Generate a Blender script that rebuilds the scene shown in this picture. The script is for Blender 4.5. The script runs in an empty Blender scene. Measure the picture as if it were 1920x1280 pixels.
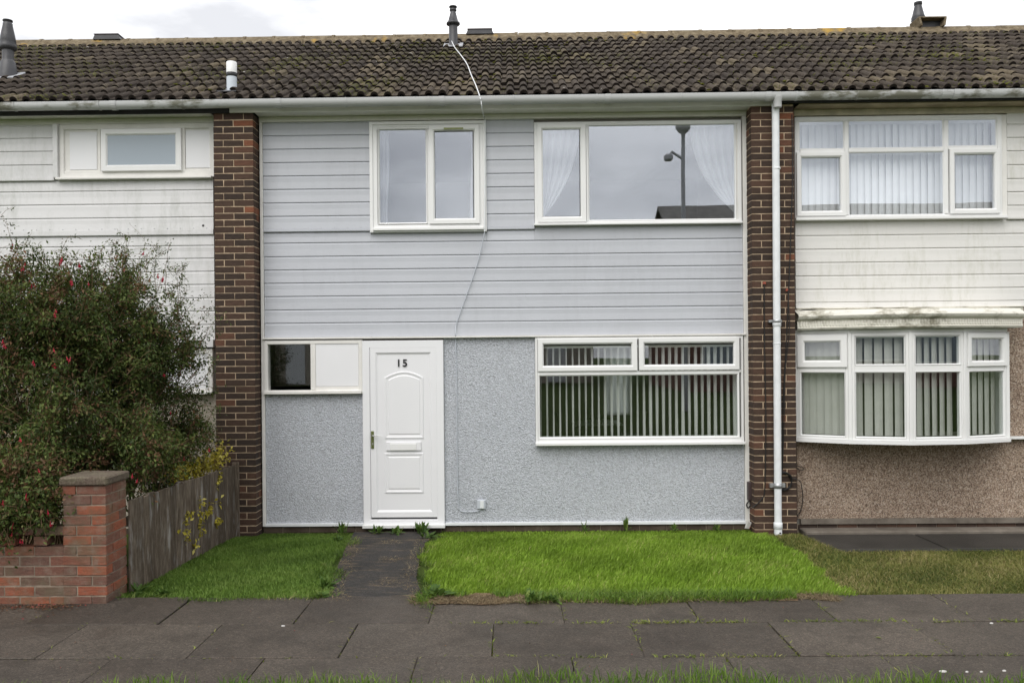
import bpy, bmesh, math, random
import numpy as np
from mathutils import Vector, Matrix, noise as mnoise
random.seed(7); rng = np.random.default_rng(11)
R = math.radians
S = bpy.context.scene
COL = S.collection

# ------------------------------------------------------------------ camera
F_PX, CAM, YAW, ROLL = 1600.0, (0.0, -9.82, 2.01), 0.015, 0.009
PX0, PY0 = 956 - F_PX * math.tan(YAW), 667.0
fw = Vector((-math.sin(YAW), math.cos(YAW), 0)); rt0 = Vector((math.cos(YAW), math.sin(YAW), 0)); up0 = Vector((0, 0, 1))
rt = rt0 * math.cos(ROLL) - up0 * math.sin(ROLL); up = up0 * math.cos(ROLL) + rt0 * math.sin(ROLL)
cd = bpy.data.cameras.new("camera"); cam = bpy.data.objects.new("camera", cd); COL.objects.link(cam)
cd.sensor_width = 36; cd.lens = 36 * F_PX / 1920; cd.clip_end = 800; cd.clip_start = 0.05
cd.shift_x = (960 - PX0) / 1920; cd.shift_y = (PY0 - 640) / 1920
M = Matrix((rt, up, -fw)).transposed().to_4x4(); M.translation = CAM
cam.matrix_world = M
S.camera = cam

def at(px, py, Y):
    """the (x, z) of the point of the upright plane y = Y that the photograph shows at px, py"""
    d = fw + rt * ((px - PX0) / F_PX) + up * ((PY0 - py) / F_PX)
    t = (Y - CAM[1]) / d.y
    return CAM[0] + d.x * t, CAM[2] + d.z * t
def X(px, py, Y): return at(px, py, Y)[0]
def Z(px, py, Y): return at(px, py, Y)[1]
def rect(l, r, t, b, Y):
    """upright rectangle from left/right px and top/bottom py (measured at its middle)"""
    c, m = (l + r) / 2, (t + b) / 2
    return X(l, m, Y), X(r, m, Y), Z(c, b, Y), Z(c, t, Y)   # x0,x1,z0,z1

# ------------------------------------------------------------------ world, sun, exposure
SUN_EL, SUN_AZ = R(48), R(200)
W = bpy.data.worlds.new("World"); S.world = W; W.use_nodes = True
nt = W.node_tree; nt.nodes.clear()
def N(t, **k):
    n = nt.nodes.new(t)
    for a, b in k.items(): setattr(n, a, b)
    return n
sky = N('ShaderNodeTexSky', sky_type='NISHITA', sun_disc=False, sun_elevation=SUN_EL, sun_rotation=SUN_AZ)
tc = N('ShaderNodeTexCoord')
mp = N('ShaderNodeMapping'); mp.inputs['Scale'].default_value = (1.0, 1.0, 2.6)
nz = N('ShaderNodeTexNoise'); nz.inputs['Scale'].default_value = 2.3; nz.inputs['Detail'].default_value = 7; nz.inputs['Roughness'].default_value = .52
rp = N('ShaderNodeValToRGB')
rp.color_ramp.elements[0].position = .42; rp.color_ramp.elements[0].color = (.52, .525, .545, 1)
rp.color_ramp.elements[1].position = .62; rp.color_ramp.elements[1].color = (1.12, 1.11, 1.10, 1)
sc = N('ShaderNodeVectorMath', operation='SCALE'); sc.inputs['Scale'].default_value = 10.6
mx = N('ShaderNodeMix', data_type='RGBA'); mx.inputs['Factor'].default_value = .94
bg = N('ShaderNodeBackground'); bg.inputs['Strength'].default_value = .12
wo = N('ShaderNodeOutputWorld')
L = nt.links.new
L(tc.outputs['Generated'], mp.inputs['Vector']); L(mp.outputs[0], nz.inputs['Vector']); L(nz.outputs['Fac'], rp.inputs['Fac'])
L(rp.outputs['Color'], sc.inputs[0]); L(sky.outputs[0], mx.inputs['A']); L(sc.outputs[0], mx.inputs['B'])
L(mx.outputs['Result'], bg.inputs['Color']); L(bg.outputs[0], wo.inputs['Surface'])
sl = bpy.data.lights.new("sun", 'SUN'); sl.energy = 1.5; sl.angle = R(50); sl.color = (1, .97, .92)
so = bpy.data.objects.new("sun", sl); COL.objects.link(so)
sd = Vector((math.sin(SUN_AZ) * math.cos(SUN_EL), math.cos(SUN_AZ) * math.cos(SUN_EL), math.sin(SUN_EL)))
so.rotation_euler = (-sd).to_track_quat('-Z', 'Y').to_euler(); so.location = sd * 30
S.view_settings.view_transform = 'Standard'; S.view_settings.look = 'None'
S.view_settings.exposure = 0.42; S.view_settings.gamma = 1; S.view_settings.use_curve_mapping = False
S.cycles.max_bounces = 8; S.cycles.transparent_max_bounces = 16; S.cycles.use_denoising = True

# ------------------------------------------------------------------ materials
MATS = {}
class Mt:
    """small wrapper for building node materials; textures run on the world position"""
    def __init__(s, name):
        s.m = bpy.data.materials.new(name); s.m.use_nodes = True; s.t = s.m.node_tree
        s.b = s.t.nodes['Principled BSDF']; s.out = s.t.nodes['Material Output']
        s.geo = s.t.nodes.new('ShaderNodeNewGeometry'); MATS[name] = s.m
    def n(s, t, **k):
        n = s.t.nodes.new(t)
        for a, b in k.items(): setattr(n, a, b)
        return n
    def l(s, a, b): s.t.links.new(a, b)
    def pos(s, scale=(1, 1, 1), rot=(0, 0, 0)):
        m = s.n('ShaderNodeMapping'); m.inputs['Scale'].default_value = scale; m.inputs['Rotation'].default_value = rot
        s.l(s.geo.outputs['Position'], m.inputs['Vector']); return m.outputs[0]
    def noise(s, scale, detail=6, rough=.55, vec=None, out='Fac'):
        n = s.n('ShaderNodeTexNoise'); n.inputs['Scale'].default_value = scale; n.inputs['Detail'].default_value = detail; n.inputs['Roughness'].default_value = rough
        s.l(vec if vec is not None else s.geo.outputs['Position'], n.inputs['Vector']); return n.outputs[out]
    def voro(s, scale, out='Distance', vec=None, rnd=1):
        n = s.n('ShaderNodeTexVoronoi'); n.inputs['Scale'].default_value = scale; n.inputs['Randomness'].default_value = rnd
        s.l(vec if vec is not None else s.geo.outputs['Position'], n.inputs['Vector']); return n.outputs[out]
    def ramp(s, fac, stops, interp='LINEAR'):
        r = s.n('ShaderNodeValToRGB'); r.color_ramp.interpolation = interp; e = r.color_ramp.elements
        while len(e) < len(stops): e.new(.5)
        for k, (p, c) in enumerate(stops):
            e[k].position = p; c = c if isinstance(c, tuple) else (c, c, c); e[k].color = (*c, 1)
        s.l(fac, r.inputs['Fac']); return r.outputs['Color']
    def mix(s, fac, a, b, blend='MIX'):
        m = s.n('ShaderNodeMix', data_type='RGBA', blend_type=blend)
        for sock, v in ((m.inputs['Factor'], fac), (m.inputs['A'], a), (m.inputs['B'], b)):
            if isinstance(v, (int, float)): sock.default_value = v
            elif isinstance(v, tuple): sock.default_value = (*v, 1)
            else: s.l(v, sock)
        return m.outputs['Result']
    def math(s, op, a, b=0.0):
        m = s.n('ShaderNodeMath', operation=op)
        for k, v in enumerate((a, b)):
            if isinstance(v, (int, float)): m.inputs[k].default_value = v
            else: s.l(v, m.inputs[k])
        return m.outputs[0]
    def rnd(s): return s.n('ShaderNodeObjectInfo').outputs['Random']
    def attr(s, name): return s.n('ShaderNodeAttribute', attribute_name=name).outputs['Fac']
    def color(s, c):
        if isinstance(c, tuple): s.b.inputs['Base Color'].default_value = (*c, 1)
        else: s.l(c, s.b.inputs['Base Color'])
        return s
    def set(s, rough=.6, spec=.5, metal=0):
        if isinstance(rough, (int, float)): s.b.inputs['Roughness'].default_value = rough
        else: s.l(rough, s.b.inputs['Roughness'])
        s.b.inputs['Specular IOR Level'].default_value = spec; s.b.inputs['Metallic'].default_value = metal; return s
    def bump(s, h, dist=.01, strength=1.0):
        b = s.n('ShaderNodeBump'); b.inputs['Distance'].default_value = dist; b.inputs['Strength'].default_value = strength
        s.l(h, b.inputs['Height']); s.l(b.outputs[0], s.b.inputs['Normal']); return s
    def translucent(s, colour, fac):
        t = s.n('ShaderNodeBsdfTranslucent'); mixs = s.n('ShaderNodeMixShader'); mixs.inputs[0].default_value = fac
        if isinstance(colour, tuple): t.inputs[0].default_value = (*colour, 1)
        else: s.l(colour, t.inputs[0])
        s.l(s.b.outputs[0], mixs.inputs[1]); s.l(t.outputs[0], mixs.inputs[2]); s.l(mixs.outputs[0], s.out.inputs['Surface']); return s

def simple(name, c, rough=.6, spec=.5, var=.12, scale=3, bump=0, bscale=80, metal=0, rand=0):
    m = Mt(name); n = m.noise(scale)
    dk = tuple(v * (1 - var) for v in c); lt = tuple(min(1, v * (1 + var)) for v in c)
    k = m.ramp(n, [(.3, dk), (.7, lt)])
    if rand:
        r = m.ramp(m.rnd(), [(0, 1 - rand), (1, 1 + rand)]); k = m.mix(1, k, r, 'MULTIPLY')
    m.color(k).set(rough, spec, metal)
    if bump: m.bump(m.noise(bscale, 4), bump)
    return m.m

PVC = simple('white_pvc', (.76, .76, .755), .32, .45, .025, 2.5)
PVC_OLD = simple('aged_white_paint', (.73, .715, .685), .5, .4, .06, 6, .0015, 60)
DOORM = simple('white_door', (.77, .77, .79), .35, .45, .015, 2)
GUTTER = None
BLACKP = simple('flaking_black_paint', (.018, .017, .017), .55, .4, .3, 8, .002, 50)
BLACKPL = simple('black_plastic', (.025, .025, .028), .45, .5, .2, 10)
FLUE = simple('dark_grey_flue', (.045, .045, .05), .42, .5, .25, 9)
LEAD = simple('grey_lead', (.32, .33, .35), .6, .4, .2, 12, .002, 60)
STEEL = simple('galvanised_steel', (.42, .43, .44), .4, .5, .15, 20, metal=.7)
BROWNBOX = simple('brown_plastic', (.055, .036, .036), .45, .5, .1, 8)
BLIND = simple('blind_fabric', (.88, .88, .86), .8, .2, .03, 10)
BLINDG = simple('blind_fabric_grey', (.54, .53, .50), .8, .2, .05, 10)
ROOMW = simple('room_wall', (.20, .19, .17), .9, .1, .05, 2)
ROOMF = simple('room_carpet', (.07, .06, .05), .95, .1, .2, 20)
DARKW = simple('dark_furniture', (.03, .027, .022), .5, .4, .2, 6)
TABLEW = simple('white_table', (.8, .8, .78), .4, .4, .02, 4)
BRASS = simple('olive_brass', (.17, .19, .07), .35, .6, .2, 30, metal=.6)
SILVER = simple('satin_silver', (.55, .55, .55), .3, .6, .1, 10, metal=.9)
CABLEW = simple('white_cable', (.72, .74, .76), .5, .4, .08, 10)
CABLEG = simple('painted_cable', (.50, .53, .58), .55, .4, .05, 10)
CABLEB = simple('black_cable', (.015, .014, .014), .5, .4, .2, 10)
REDP = simple('red_print', (.55, .05, .03), .5, .4, .05, 10)
PAPER = simple('white_paper', (.5, .49, .47), .6, .3, .05, 10)
NUMBER = simple('black_number', (.012, .012, .013), .4, .5, .1, 10)

# net curtain
m = Mt('net_curtain'); m.color((.88, .89, .90)).set(.9, .1); m.translucent((.88, .89, .90), .68)
# glass
def glass(name, tint, base, refl=(.92, .95, 1.0)):
    m = Mt(name); t = m.t
    tr = m.n('ShaderNodeBsdfTransparent'); tr.inputs[0].default_value = (*tint, 1)
    gl = m.n('ShaderNodeBsdfGlossy'); gl.inputs['Roughness'].default_value = 0.0; gl.inputs['Color'].default_value = (*refl, 1)
    fr = m.n('ShaderNodeFresnel'); m.l(m.math('SUBTRACT', 1.5, m.math('MULTIPLY', m.geo.outputs['Backfacing'], .83333)), fr.inputs[0])
    f = m.math('ADD', fr.outputs[0], base)
    wob = m.n('ShaderNodeBump'); wob.inputs['Distance'].default_value = .0006; m.l(m.noise(1.3, 1), wob.inputs['Height'])
    m.l(wob.outputs[0], gl.inputs['Normal'])
    mixs = m.n('ShaderNodeMixShader'); m.l(f, mixs.inputs[0]); m.l(tr.outputs[0], mixs.inputs[1]); m.l(gl.outputs[0], mixs.inputs[2])
    m.l(mixs.outputs[0], m.out.inputs['Surface']); return m.m
GLASS = glass('window_glass', (.95, .965, .96), .05)
GLASS_UP = glass('coated_window_glass', (.95, .96, .97), .145, (.89, .93, 1.0))
m = Mt('frosted_glass'); m.color((.32, .37, .42)).set(.22, .6); FROST = m.m
m = Mt('clear_glass'); m.color((1, 1, 1)).set(.02, .5); m.b.inputs['Transmission Weight'].default_value = 1; TUMBLER = m.m

# gutter: grey-white plastic with green algae low on its flank
def gutter_mat(name, algae):
    m = Mt(name); n = m.noise(1.7, 5); st = m.noise(6, 6, .6, m.pos((1, 1, 3)))
    f = m.ramp(m.math('MULTIPLY', n, st), [(.225 if algae else .42, 0.0), (.31 if algae else .6, .85)])
    m.color(m.mix(f, (.47, .475, .475), (.12, .115, .075))).set(.42, .45); return m.m
GUT_M, GUT_S = gutter_mat('gutter_plastic', False), gutter_mat('gutter_plastic_with_algae', True)

# siding
def siding(name, base, stain, amount, lo, hi, rough=.45):
    m = Mt(name)
    big = m.noise(.9, 5, .6); streak = m.noise(3.4, 6, .65, m.pos((3.2, 1, .5))); fine = m.noise(24, 5, .7, m.pos((1.5, 1, .6)))
    k = m.math('MULTIPLY', m.math('MULTIPLY', big, streak), m.math('ADD', fine, .45))
    f = m.ramp(k, [(lo, 0.0), (hi, amount)])
    tone = m.ramp(m.noise(1.3, 3), [(.3, tuple(v * .965 for v in base)), (.7, tuple(min(1, v * 1.03) for v in base))])
    jit = m.ramp(m.rnd(), [(0, .965), (1, 1.02)])
    specks = m.ramp(m.noise(55, 2), [(.73, 1.0), (.78, .55)])
    c = m.mix(1, m.mix(f, tone, stain), jit, 'MULTIPLY')
    c = m.mix(.5, c, m.mix(1, c, specks, 'MULTIPLY'))
    m.color(c).set(rough, .4).bump(m.noise(9, 5), .0025); return m.m
SID_G = siding('grey_siding', (.485, .50, .54), (.40, .41, .44), .4, .23, .46)
SID_W = siding('white_siding_mildewed', (.67, .665, .67), (.42, .43, .40), .6, .215, .42)
SID_C = siding('cream_siding_mildewed', (.675, .665, .645), (.40, .40, .31), .5, .245, .46)

# pebbledash
m = Mt('grey_roughcast'); n1 = m.noise(88, 4, .75); n2 = m.voro(70)
c = m.ramp(m.noise(1.2, 4), [(.3, (.555, .58, .63)), (.7, (.60, .622, .67))]); c = m.mix(.5, c, m.mix(1, c, m.ramp(n1, [(.3, .7), (.62, 1.12)]), 'MULTIPLY'))
vc = m.n('ShaderNodeSeparateColor'); m.l(m.voro(85, 'Color'), vc.inputs[0]); c = m.mix(1, c, m.ramp(vc.outputs[0], [(0, .74), (.5, 1.02), (1, 1.14)]), 'MULTIPLY')
m.color(c).set(.6, .3).bump(m.math('ADD', n1, m.math('MULTIPLY', n2, .7)), .017, 1.0); ROUGH_G = m.m
m = Mt('brown_pebbledash'); v = m.n('ShaderNodeTexVoronoi'); v.inputs['Scale'].default_value = 118; m.l(m.geo.outputs['Position'], v.inputs['Vector'])
sp = m.n('ShaderNodeSeparateColor'); m.l(v.outputs['Color'], sp.inputs[0])
c = m.ramp(sp.outputs[0], [(0, (.10, .070, .052)), (.25, (.26, .18, .13)), (.55, (.40, .30, .225)), (.85, (.54, .43, .335)), (1, (.68, .59, .50))])
c = m.mix(1, c, m.ramp(m.noise(1.5, 4), [(.3, .85), (.7, 1.1)]), 'MULTIPLY')
m.color(c).set(.75, .3).bump(m.math('SUBTRACT', 1, v.outputs['Distance']), .012); PEB_B = m.m
m = Mt('cream_roughcast'); n1 = m.noise(75, 3, .6); c = m.ramp(n1, [(.3, (.33, .28, .22)), (.65, (.58, .53, .45))])
m.color(c).set(.8, .2).bump(n1, .015); ROUGH_C = m.m

# bricks
def brick(name, stops, streak=.5, patch=None):
    m = Mt(name); r = m.rnd(); c = m.ramp(r, stops)
    s1 = m.noise(16, 6, .7, m.pos((1, 1, 4.5))); s2 = m.noise(130, 3)
    c = m.mix(streak, c, m.mix(1, c, m.ramp(s1, [(.3, .45), (.7, 1.5)]), 'MULTIPLY'))
    c = m.mix(.5, c, m.mix(1, c, m.ramp(s2, [(.3, .7), (.7, 1.25)]), 'MULTIPLY'))
    if patch:
        f = m.ramp(m.noise(3.2, 6, .65), [(.48, 0.0), (.66, .7)]); c = m.mix(f, c, patch); c = m.mix(m.ramp(m.noise(9, 7, .75), [(.5, 0.0), (.68, .6)]), c, (.24, .19, .15))
    m.color(c).set(.85, .25).bump(m.math('ADD', m.noise(90, 5, .7), s1), .004); return m.m
BRICK_D = brick('brown_brick', [(0, (.038, .027, .022)), (.35, (.052, .034, .026)), (.7, (.070, .042, .030)), (.93, (.088, .049, .034)), (.975, (.13, .058, .036)), (1, (.20, .075, .04))])
BRICK_R = brick('red_garden_brick', [(0, (.135, .075, .058)), (.45, (.18, .080, .056)), (.8, (.23, .078, .046)), (1, (.29, .085, .045))], .5, (.125, .11, .07))
MORTAR = simple('buff_mortar', (.50, .385, .27), .95, .1, .25, 18, .004, 90)
MORTAR_R = simple('grey_mortar', (.25, .205, .16), .95, .1, .3, 12, .004, 90)
m = Mt('mossy_coping'); f = m.ramp(m.noise(7, 6, .65), [(.42, 0.0), (.6, 1.0)])
m.color(m.mix(m.ramp(m.noise(90, 3), [(.4, 0.0), (.75, .5)]), m.mix(f, (.080, .058, .046), (.11, .095, .065)), (.26, .22, .17))).set(.9, .2).bump(m.noise(50, 5), .006); COPING = m.m

# roof tiles
m = Mt('concrete_roof_tile'); r = m.rnd()
c = m.ramp(r, [(0, (.036, .028, .023)), (.5, (.054, .043, .034)), (.85, (.070, .056, .043)), (1, (.13, .105, .07))])
c = m.mix(.7, c, m.mix(1, c, m.ramp(m.noise(38, 6, .7), [(.3, .5), (.7, 1.55)]), 'MULTIPLY'))
lich = m.ramp(m.math('MULTIPLY', m.noise(15, 6, .75), m.noise(2.6, 4)), [(.30, 0.0), (.38, .7)]); c = m.mix(lich, c, (.18, .15, .105))
moss = m.ramp(m.math('MULTIPLY', m.noise(21, 5, .6), m.math('ADD', m.noise(.8, 3), .25)), [(.455, 0.0), (.51, .85)]); c = m.mix(moss, c, (.10, .105, .014))
wh = m.ramp(m.noise(6.5, 2), [(.765, 0.0), (.78, .8)]); c = m.mix(wh, c, (.62, .60, .55))
m.color(c).set(.9, .2).bump(m.math('ADD', m.noise(120, 4), m.math('MULTIPLY', moss, 1.5)), .006); TILE = m.m
MOSS = simple('moss', (.085, .088, .016), .95, .1, .45, 14, .004, 90)
BUTT = simple('near_black_tile_edge', (.014, .011, .009), .95, .1, .4, 30)  # near-black colour for the front lip of every roof tile
m = Mt('lichened_ridge'); c = m.ramp(m.noise(14, 7, .7), [(.3, (.085, .066, .043)), (.5, (.165, .132, .088)), (.7, (.26, .22, .155))])
c = m.mix(m.ramp(m.noise(1.3, 5), [(.60, 0.0), (.66, .8)]), c, (.42, .26, .05)); m.color(c).set(.95, .1).bump(m.noise(60, 5), .006); RIDGE = m.m

# ground stuff
m = Mt('paving_slab'); c = m.ramp(m.rnd(), [(0, (.054, .043, .034)), (1, (.078, .064, .051))])
c = m.mix(1, c, m.ramp(m.noise(1.4, 6, .6), [(.3, .72), (.7, 1.22)]), 'MULTIPLY')
vc = m.n('ShaderNodeSeparateColor'); m.l(m.voro(120, 'Color'), vc.inputs[0]); c = m.mix(1, c, m.ramp(vc.outputs[0], [(0, .62), (.5, 1.0), (.9, 1.35), (1, 1.9)]), 'MULTIPLY')
c = m.mix(m.ramp(m.noise(3.3, 7, .7), [(.50, 0.0), (.66, .5)]), c, (.030, .024, .018)); c = m.mix(m.ramp(m.noise(7, 7, .75), [(.60, 0.0), (.72, .45)]), c, (.12, .10, .078))
c = m.mix(m.ramp(m.noise(150, 1), [(.72, 0.0), (.75, .5)]), c, (.19, .18, .16))
m.color(c).set(m.ramp(m.noise(2.3, 4), [(.3, .5), (.7, .78)]), .35).bump(m.noise(200, 4, .8), .004); SLAB = m.m
m = Mt('worn_tarmac'); c = m.ramp(m.noise(2.1, 6), [(.3, (.022, .021, .020)), (.7, (.044, .040, .037))])
c = m.mix(m.ramp(m.noise(5.5, 7, .7, m.pos((.6, 2.2, 1))), [(.52, 0.0), (.66, .75)]), c, (.135, .10, .065))
vc = m.n('ShaderNodeSeparateColor'); m.l(m.voro(95, 'Color'), vc.inputs[0]); c = m.mix(1, c, m.ramp(vc.outputs[0], [(0, .6), (.5, 1.0), (1, 1.5)]), 'MULTIPLY'); m.color(c).set(.85, .3).bump(m.noise(160, 4), .006); TARMAC = m.m
m = Mt('bare_soil'); c = m.ramp(m.noise(28, 7, .7), [(.3, (.085, .055, .034)), (.5, (.19, .13, .08)), (.7, (.33, .25, .16))]); m.color(c).set(.95, .1).bump(m.noise(60, 6, .7), .02); SOIL = m.m
m = Mt('turf_ground'); c = m.ramp(m.noise(3, 6), [(.3, (.035, .06, .012)), (.7, (.07, .10, .02))]); m.color(c).set(.95, .1).bump(m.noise(60, 6, .7), .02); TURF = m.m
m = Mt('damp_concrete'); c = m.ramp(m.noise(1.6, 6), [(.3, (.020, .019, .017)), (.7, (.044, .041, .037))]); m.color(c).set(.55, .4).bump(m.noise(90, 5), .005); DAMP = m.m
m = Mt('old_concrete'); c = m.ramp(m.noise(4, 7, .65), [(.3, (.10, .085, .07)), (.7, (.21, .185, .155))]); m.color(c).set(.9, .2).bump(m.noise(60, 5), .005); CONC = m.m
m = Mt('mossy_plinth'); c = m.ramp(m.noise(5, 6, .65), [(.35, (.055, .040, .030)), (.7, (.11, .085, .066))]); m.color(c).set(.9, .2).bump(m.noise(60, 5), .005); PLINTH = m.m
m = Mt('weathered_fence_wood'); r = m.rnd(); g = m.noise(9, 7, .72, m.pos((9, 3, .55)))
c = m.ramp(g, [(.28, (.040, .030, .021)), (.5, (.115, .090, .068)), (.68, (.20, .168, .135))])
c = m.mix(m.ramp(m.noise(4, 5, .6, m.pos((3, 3, .8))), [(.56, 0.0), (.70, .55)]), c, (.38, .37, .36))
c = m.mix(1, c, m.ramp(r, [(0, .7), (1, 1.2)]), 'MULTIPLY'); m.color(c).set(.9, .15).bump(g, .006); WOOD = m.m

def blade_mat(name, stops, trans=.35, rough=.6):
    m = Mt(name); c = m.ramp(m.attr('t'), stops)
    c = m.mix(1, c, m.ramp(m.noise(1.9, 3), [(.3, .8), (.7, 1.18)]), 'MULTIPLY')
    m.color(c).set(rough, .3); m.translucent(c, trans); return m.m
LAWN = blade_mat('lush_grass', [(0, (.12, .20, .020)), (.5, (.235, .375, .036)), (.9, (.34, .46, .08)), (1, (.44, .43, .16))])
EDGEG = blade_mat('edge_grass', [(0, (.045, .085, .014)), (.45, (.10, .16, .03)), (.8, (.20, .24, .06)), (1, (.36, .31, .15))])
LAWN_L = blade_mat('short_grass', [(0, (.065, .125, .018)), (.5, (.132, .225, .034)), (1, (.22, .31, .07))])
DRY = blade_mat('mown_dry_grass', [(0, (.06, .085, .016)), (.4, (.16, .175, .04)), (.7, (.26, .235, .08)), (1, (.36, .29, .15))])
VERGE = blade_mat('verge_grass', [(0, (.06, .13, .015)), (.5, (.14, .235, .03)), (.9, (.23, .33, .06)), (1, (.4, .38, .18))])
JOINTW = blade_mat('joint_weed', [(0, (.08, .12, .02)), (.5, (.22, .27, .05)), (1, (.38, .36, .13))])
STRAW = blade_mat('straw', [(0, (.08, .055, .03)), (.5, (.24, .18, .10)), (1, (.42, .34, .21))], .15)
WEEDM = blade_mat('weed_leaf', [(0, (.04, .085, .018)), (.6, (.09, .16, .03)), (1, (.19, .24, .05))])
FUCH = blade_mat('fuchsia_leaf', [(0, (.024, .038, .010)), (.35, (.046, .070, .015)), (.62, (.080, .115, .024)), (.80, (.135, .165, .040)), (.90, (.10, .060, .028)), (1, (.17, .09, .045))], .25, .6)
EUON = blade_mat('variegated_leaf', [(0, (.06, .11, .02)), (.4, (.30, .27, .03)), (.8, (.52, .44, .05)), (1, (.62, .55, .16))], .25, .45)
TWIG = simple('twig_bark', (.17, .11, .066), .85, .2, .3, 12)
PETAL = simple('red_petal', (.30, .008, .028), .5, .3, .2, 60)
DEBRIS = blade_mat('leaf_litter', [(0, (.06, .03, .018)), (.6, (.14, .07, .04)), (.85, (.2, .11, .05)), (1, (.3, .03, .05))], .1)

# ------------------------------------------------------------------ mesh helpers
def wl(o):
    v = Vector((0, 0, 0))
    while o: v = v + o.location; o = o.parent
    return v
def link(o, parent=None):
    """link o, whose location is given in the world, under an unrotated parent"""
    COL.objects.link(o)
    if parent: o.location = Vector(o.location) - wl(parent); o.parent = parent
    return o
def thing(name, label, cat, loc=(0, 0, 0), group=None):
    o = bpy.data.objects.new(name, None); o.location = loc; o.empty_display_size = .1; COL.objects.link(o)
    return tag(o, label, cat, group)
def tag(o, label, cat, group=None):
    o['label'] = label; o['category'] = cat
    if group: o['group'] = group
    return o
def kind(o, k): o['kind'] = k; return o

class MB:
    def __init__(s): s.v = []; s.f = []; s.sm = []
    def poly(s, pts, smooth=False):
        i = len(s.v); s.v += [tuple(p) for p in pts]; s.f.append(tuple(range(i, i + len(pts)))); s.sm.append(smooth)
    def box(s, x0, x1, y0, y1, z0, z1, c=0.0):
        """box, with chamfered edges when c > 0"""
        if c <= 0:
            i = len(s.v); s.v += [(x, y, z) for z in (z0, z1) for y in (y0, y1) for x in (x0, x1)]
            for q in ((0, 1, 5, 4), (1, 3, 7, 5), (3, 2, 6, 7), (2, 0, 4, 6), (4, 5, 7, 6), (2, 3, 1, 0)):
                s.f.append(tuple(i + k for k in q)); s.sm.append(False)
            return s
        bm = bmesh.new(); bmesh.ops.create_cube(bm, size=1)
        bmesh.ops.scale(bm, vec=(x1 - x0, y1 - y0, z1 - z0), verts=bm.verts)
        bmesh.ops.translate(bm, vec=((x0 + x1) / 2, (y0 + y1) / 2, (z0 + z1) / 2), verts=bm.verts)
        bmesh.ops.bevel(bm, geom=list(bm.edges), offset=c, segments=1, affect='EDGES')
        s.bm(bm); return s
    def bm(s, bm, smooth=False):
        i = len(s.v); bm.verts.index_update(); s.v += [tuple(v.co) for v in bm.verts]
        for f in bm.faces: s.f.append(tuple(i + v.index for v in f.verts)); s.sm.append(smooth)
        bm.free()
    def loft(s, rings, closed=True, smooth=False, caps=False):
        i = len(s.v); n = len(rings[0])
        for r in rings: s.v += [tuple(p) for p in r]
        for a in range(len(rings) - 1):
            for b in range(n if closed else n - 1):
                c = (b + 1) % n
                s.f.append((i + a * n + b, i + a * n + c, i + (a + 1) * n + c, i + (a + 1) * n + b)); s.sm.append(smooth)
        if caps:
            s.poly(list(reversed(rings[0]))); s.poly(rings[-1])
        return s
    def tube(s, pts, r, n=6, caps=True):
        pts = [Vector(p) for p in pts]; rs = r if isinstance(r, (list, tuple)) else [r] * len(pts); rings = []
        for k, p in enumerate(pts):
            d = (pts[min(k + 1, len(pts) - 1)] - pts[max(k - 1, 0)]).normalized()
            a = d.cross(Vector((0, 0, 1)) if abs(d.z) < .9 else Vector((0, 1, 0))).normalized(); b = d.cross(a)
            rings.append([p + (a * math.cos(t) + b * math.sin(t)) * rs[k] for t in (2 * math.pi * j / n for j in range(n))])
        return s.loft(rings, True, True, caps)
    def lathe(s, c, prof, n=20):
        rings = [[(c[0] + r * math.cos(t), c[1] + r * math.sin(t), c[2] + z) for t in (2 * math.pi * j / n for j in range(n))] for r, z in prof]
        return s.loft(rings, True, True, True)
    def ring(s, x0, x1, z0, z1, prof, T=None):
        """mitred frame: prof = [(inset, y), ...] swept round the rectangle"""
        rings = [[(x0 + i, y, z0 + i), (x1 - i, y, z0 + i), (x1 - i, y, z1 - i), (x0 + i, y, z1 - i)] for i, y in prof]
        if T: rings = [[T @ Vector(p) for p in r] for r in rings]
        return s.loft(rings)
    def build(s, name, mat, parent=None, T=None):
        me = bpy.data.meshes.new(name); off = wl(parent) if parent else Vector((0, 0, 0))
        v = [Vector(p) for p in s.v]
        if T: v = [T @ p for p in v]
        me.from_pydata([p - off for p in v], [], s.f)
        bm = bmesh.new(); bm.from_mesh(me); bmesh.ops.recalc_face_normals(bm, faces=bm.faces); bm.to_mesh(me); bm.free()
        me.polygons.foreach_set('use_smooth', s.sm); me.materials.append(mat); me.update()
        o = bpy.data.objects.new(name, me); COL.objects.link(o)
        if parent: o.parent = parent
        return o
def bx(name, mat, parent, *a, c=.003): return MB().box(*a, c=c).build(name, mat, parent)

def mesh_of(mb, name, mat):
    o = mb.build(name, mat); me = o.data; bpy.data.objects.remove(o); return me
def inst(name, me, loc, parent=None, rot=(0, 0, 0), scale=(1, 1, 1)):
    o = bpy.data.objects.new(name, me); o.location = loc; o.rotation_euler = rot; o.scale = scale
    return link(o, parent)

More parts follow.
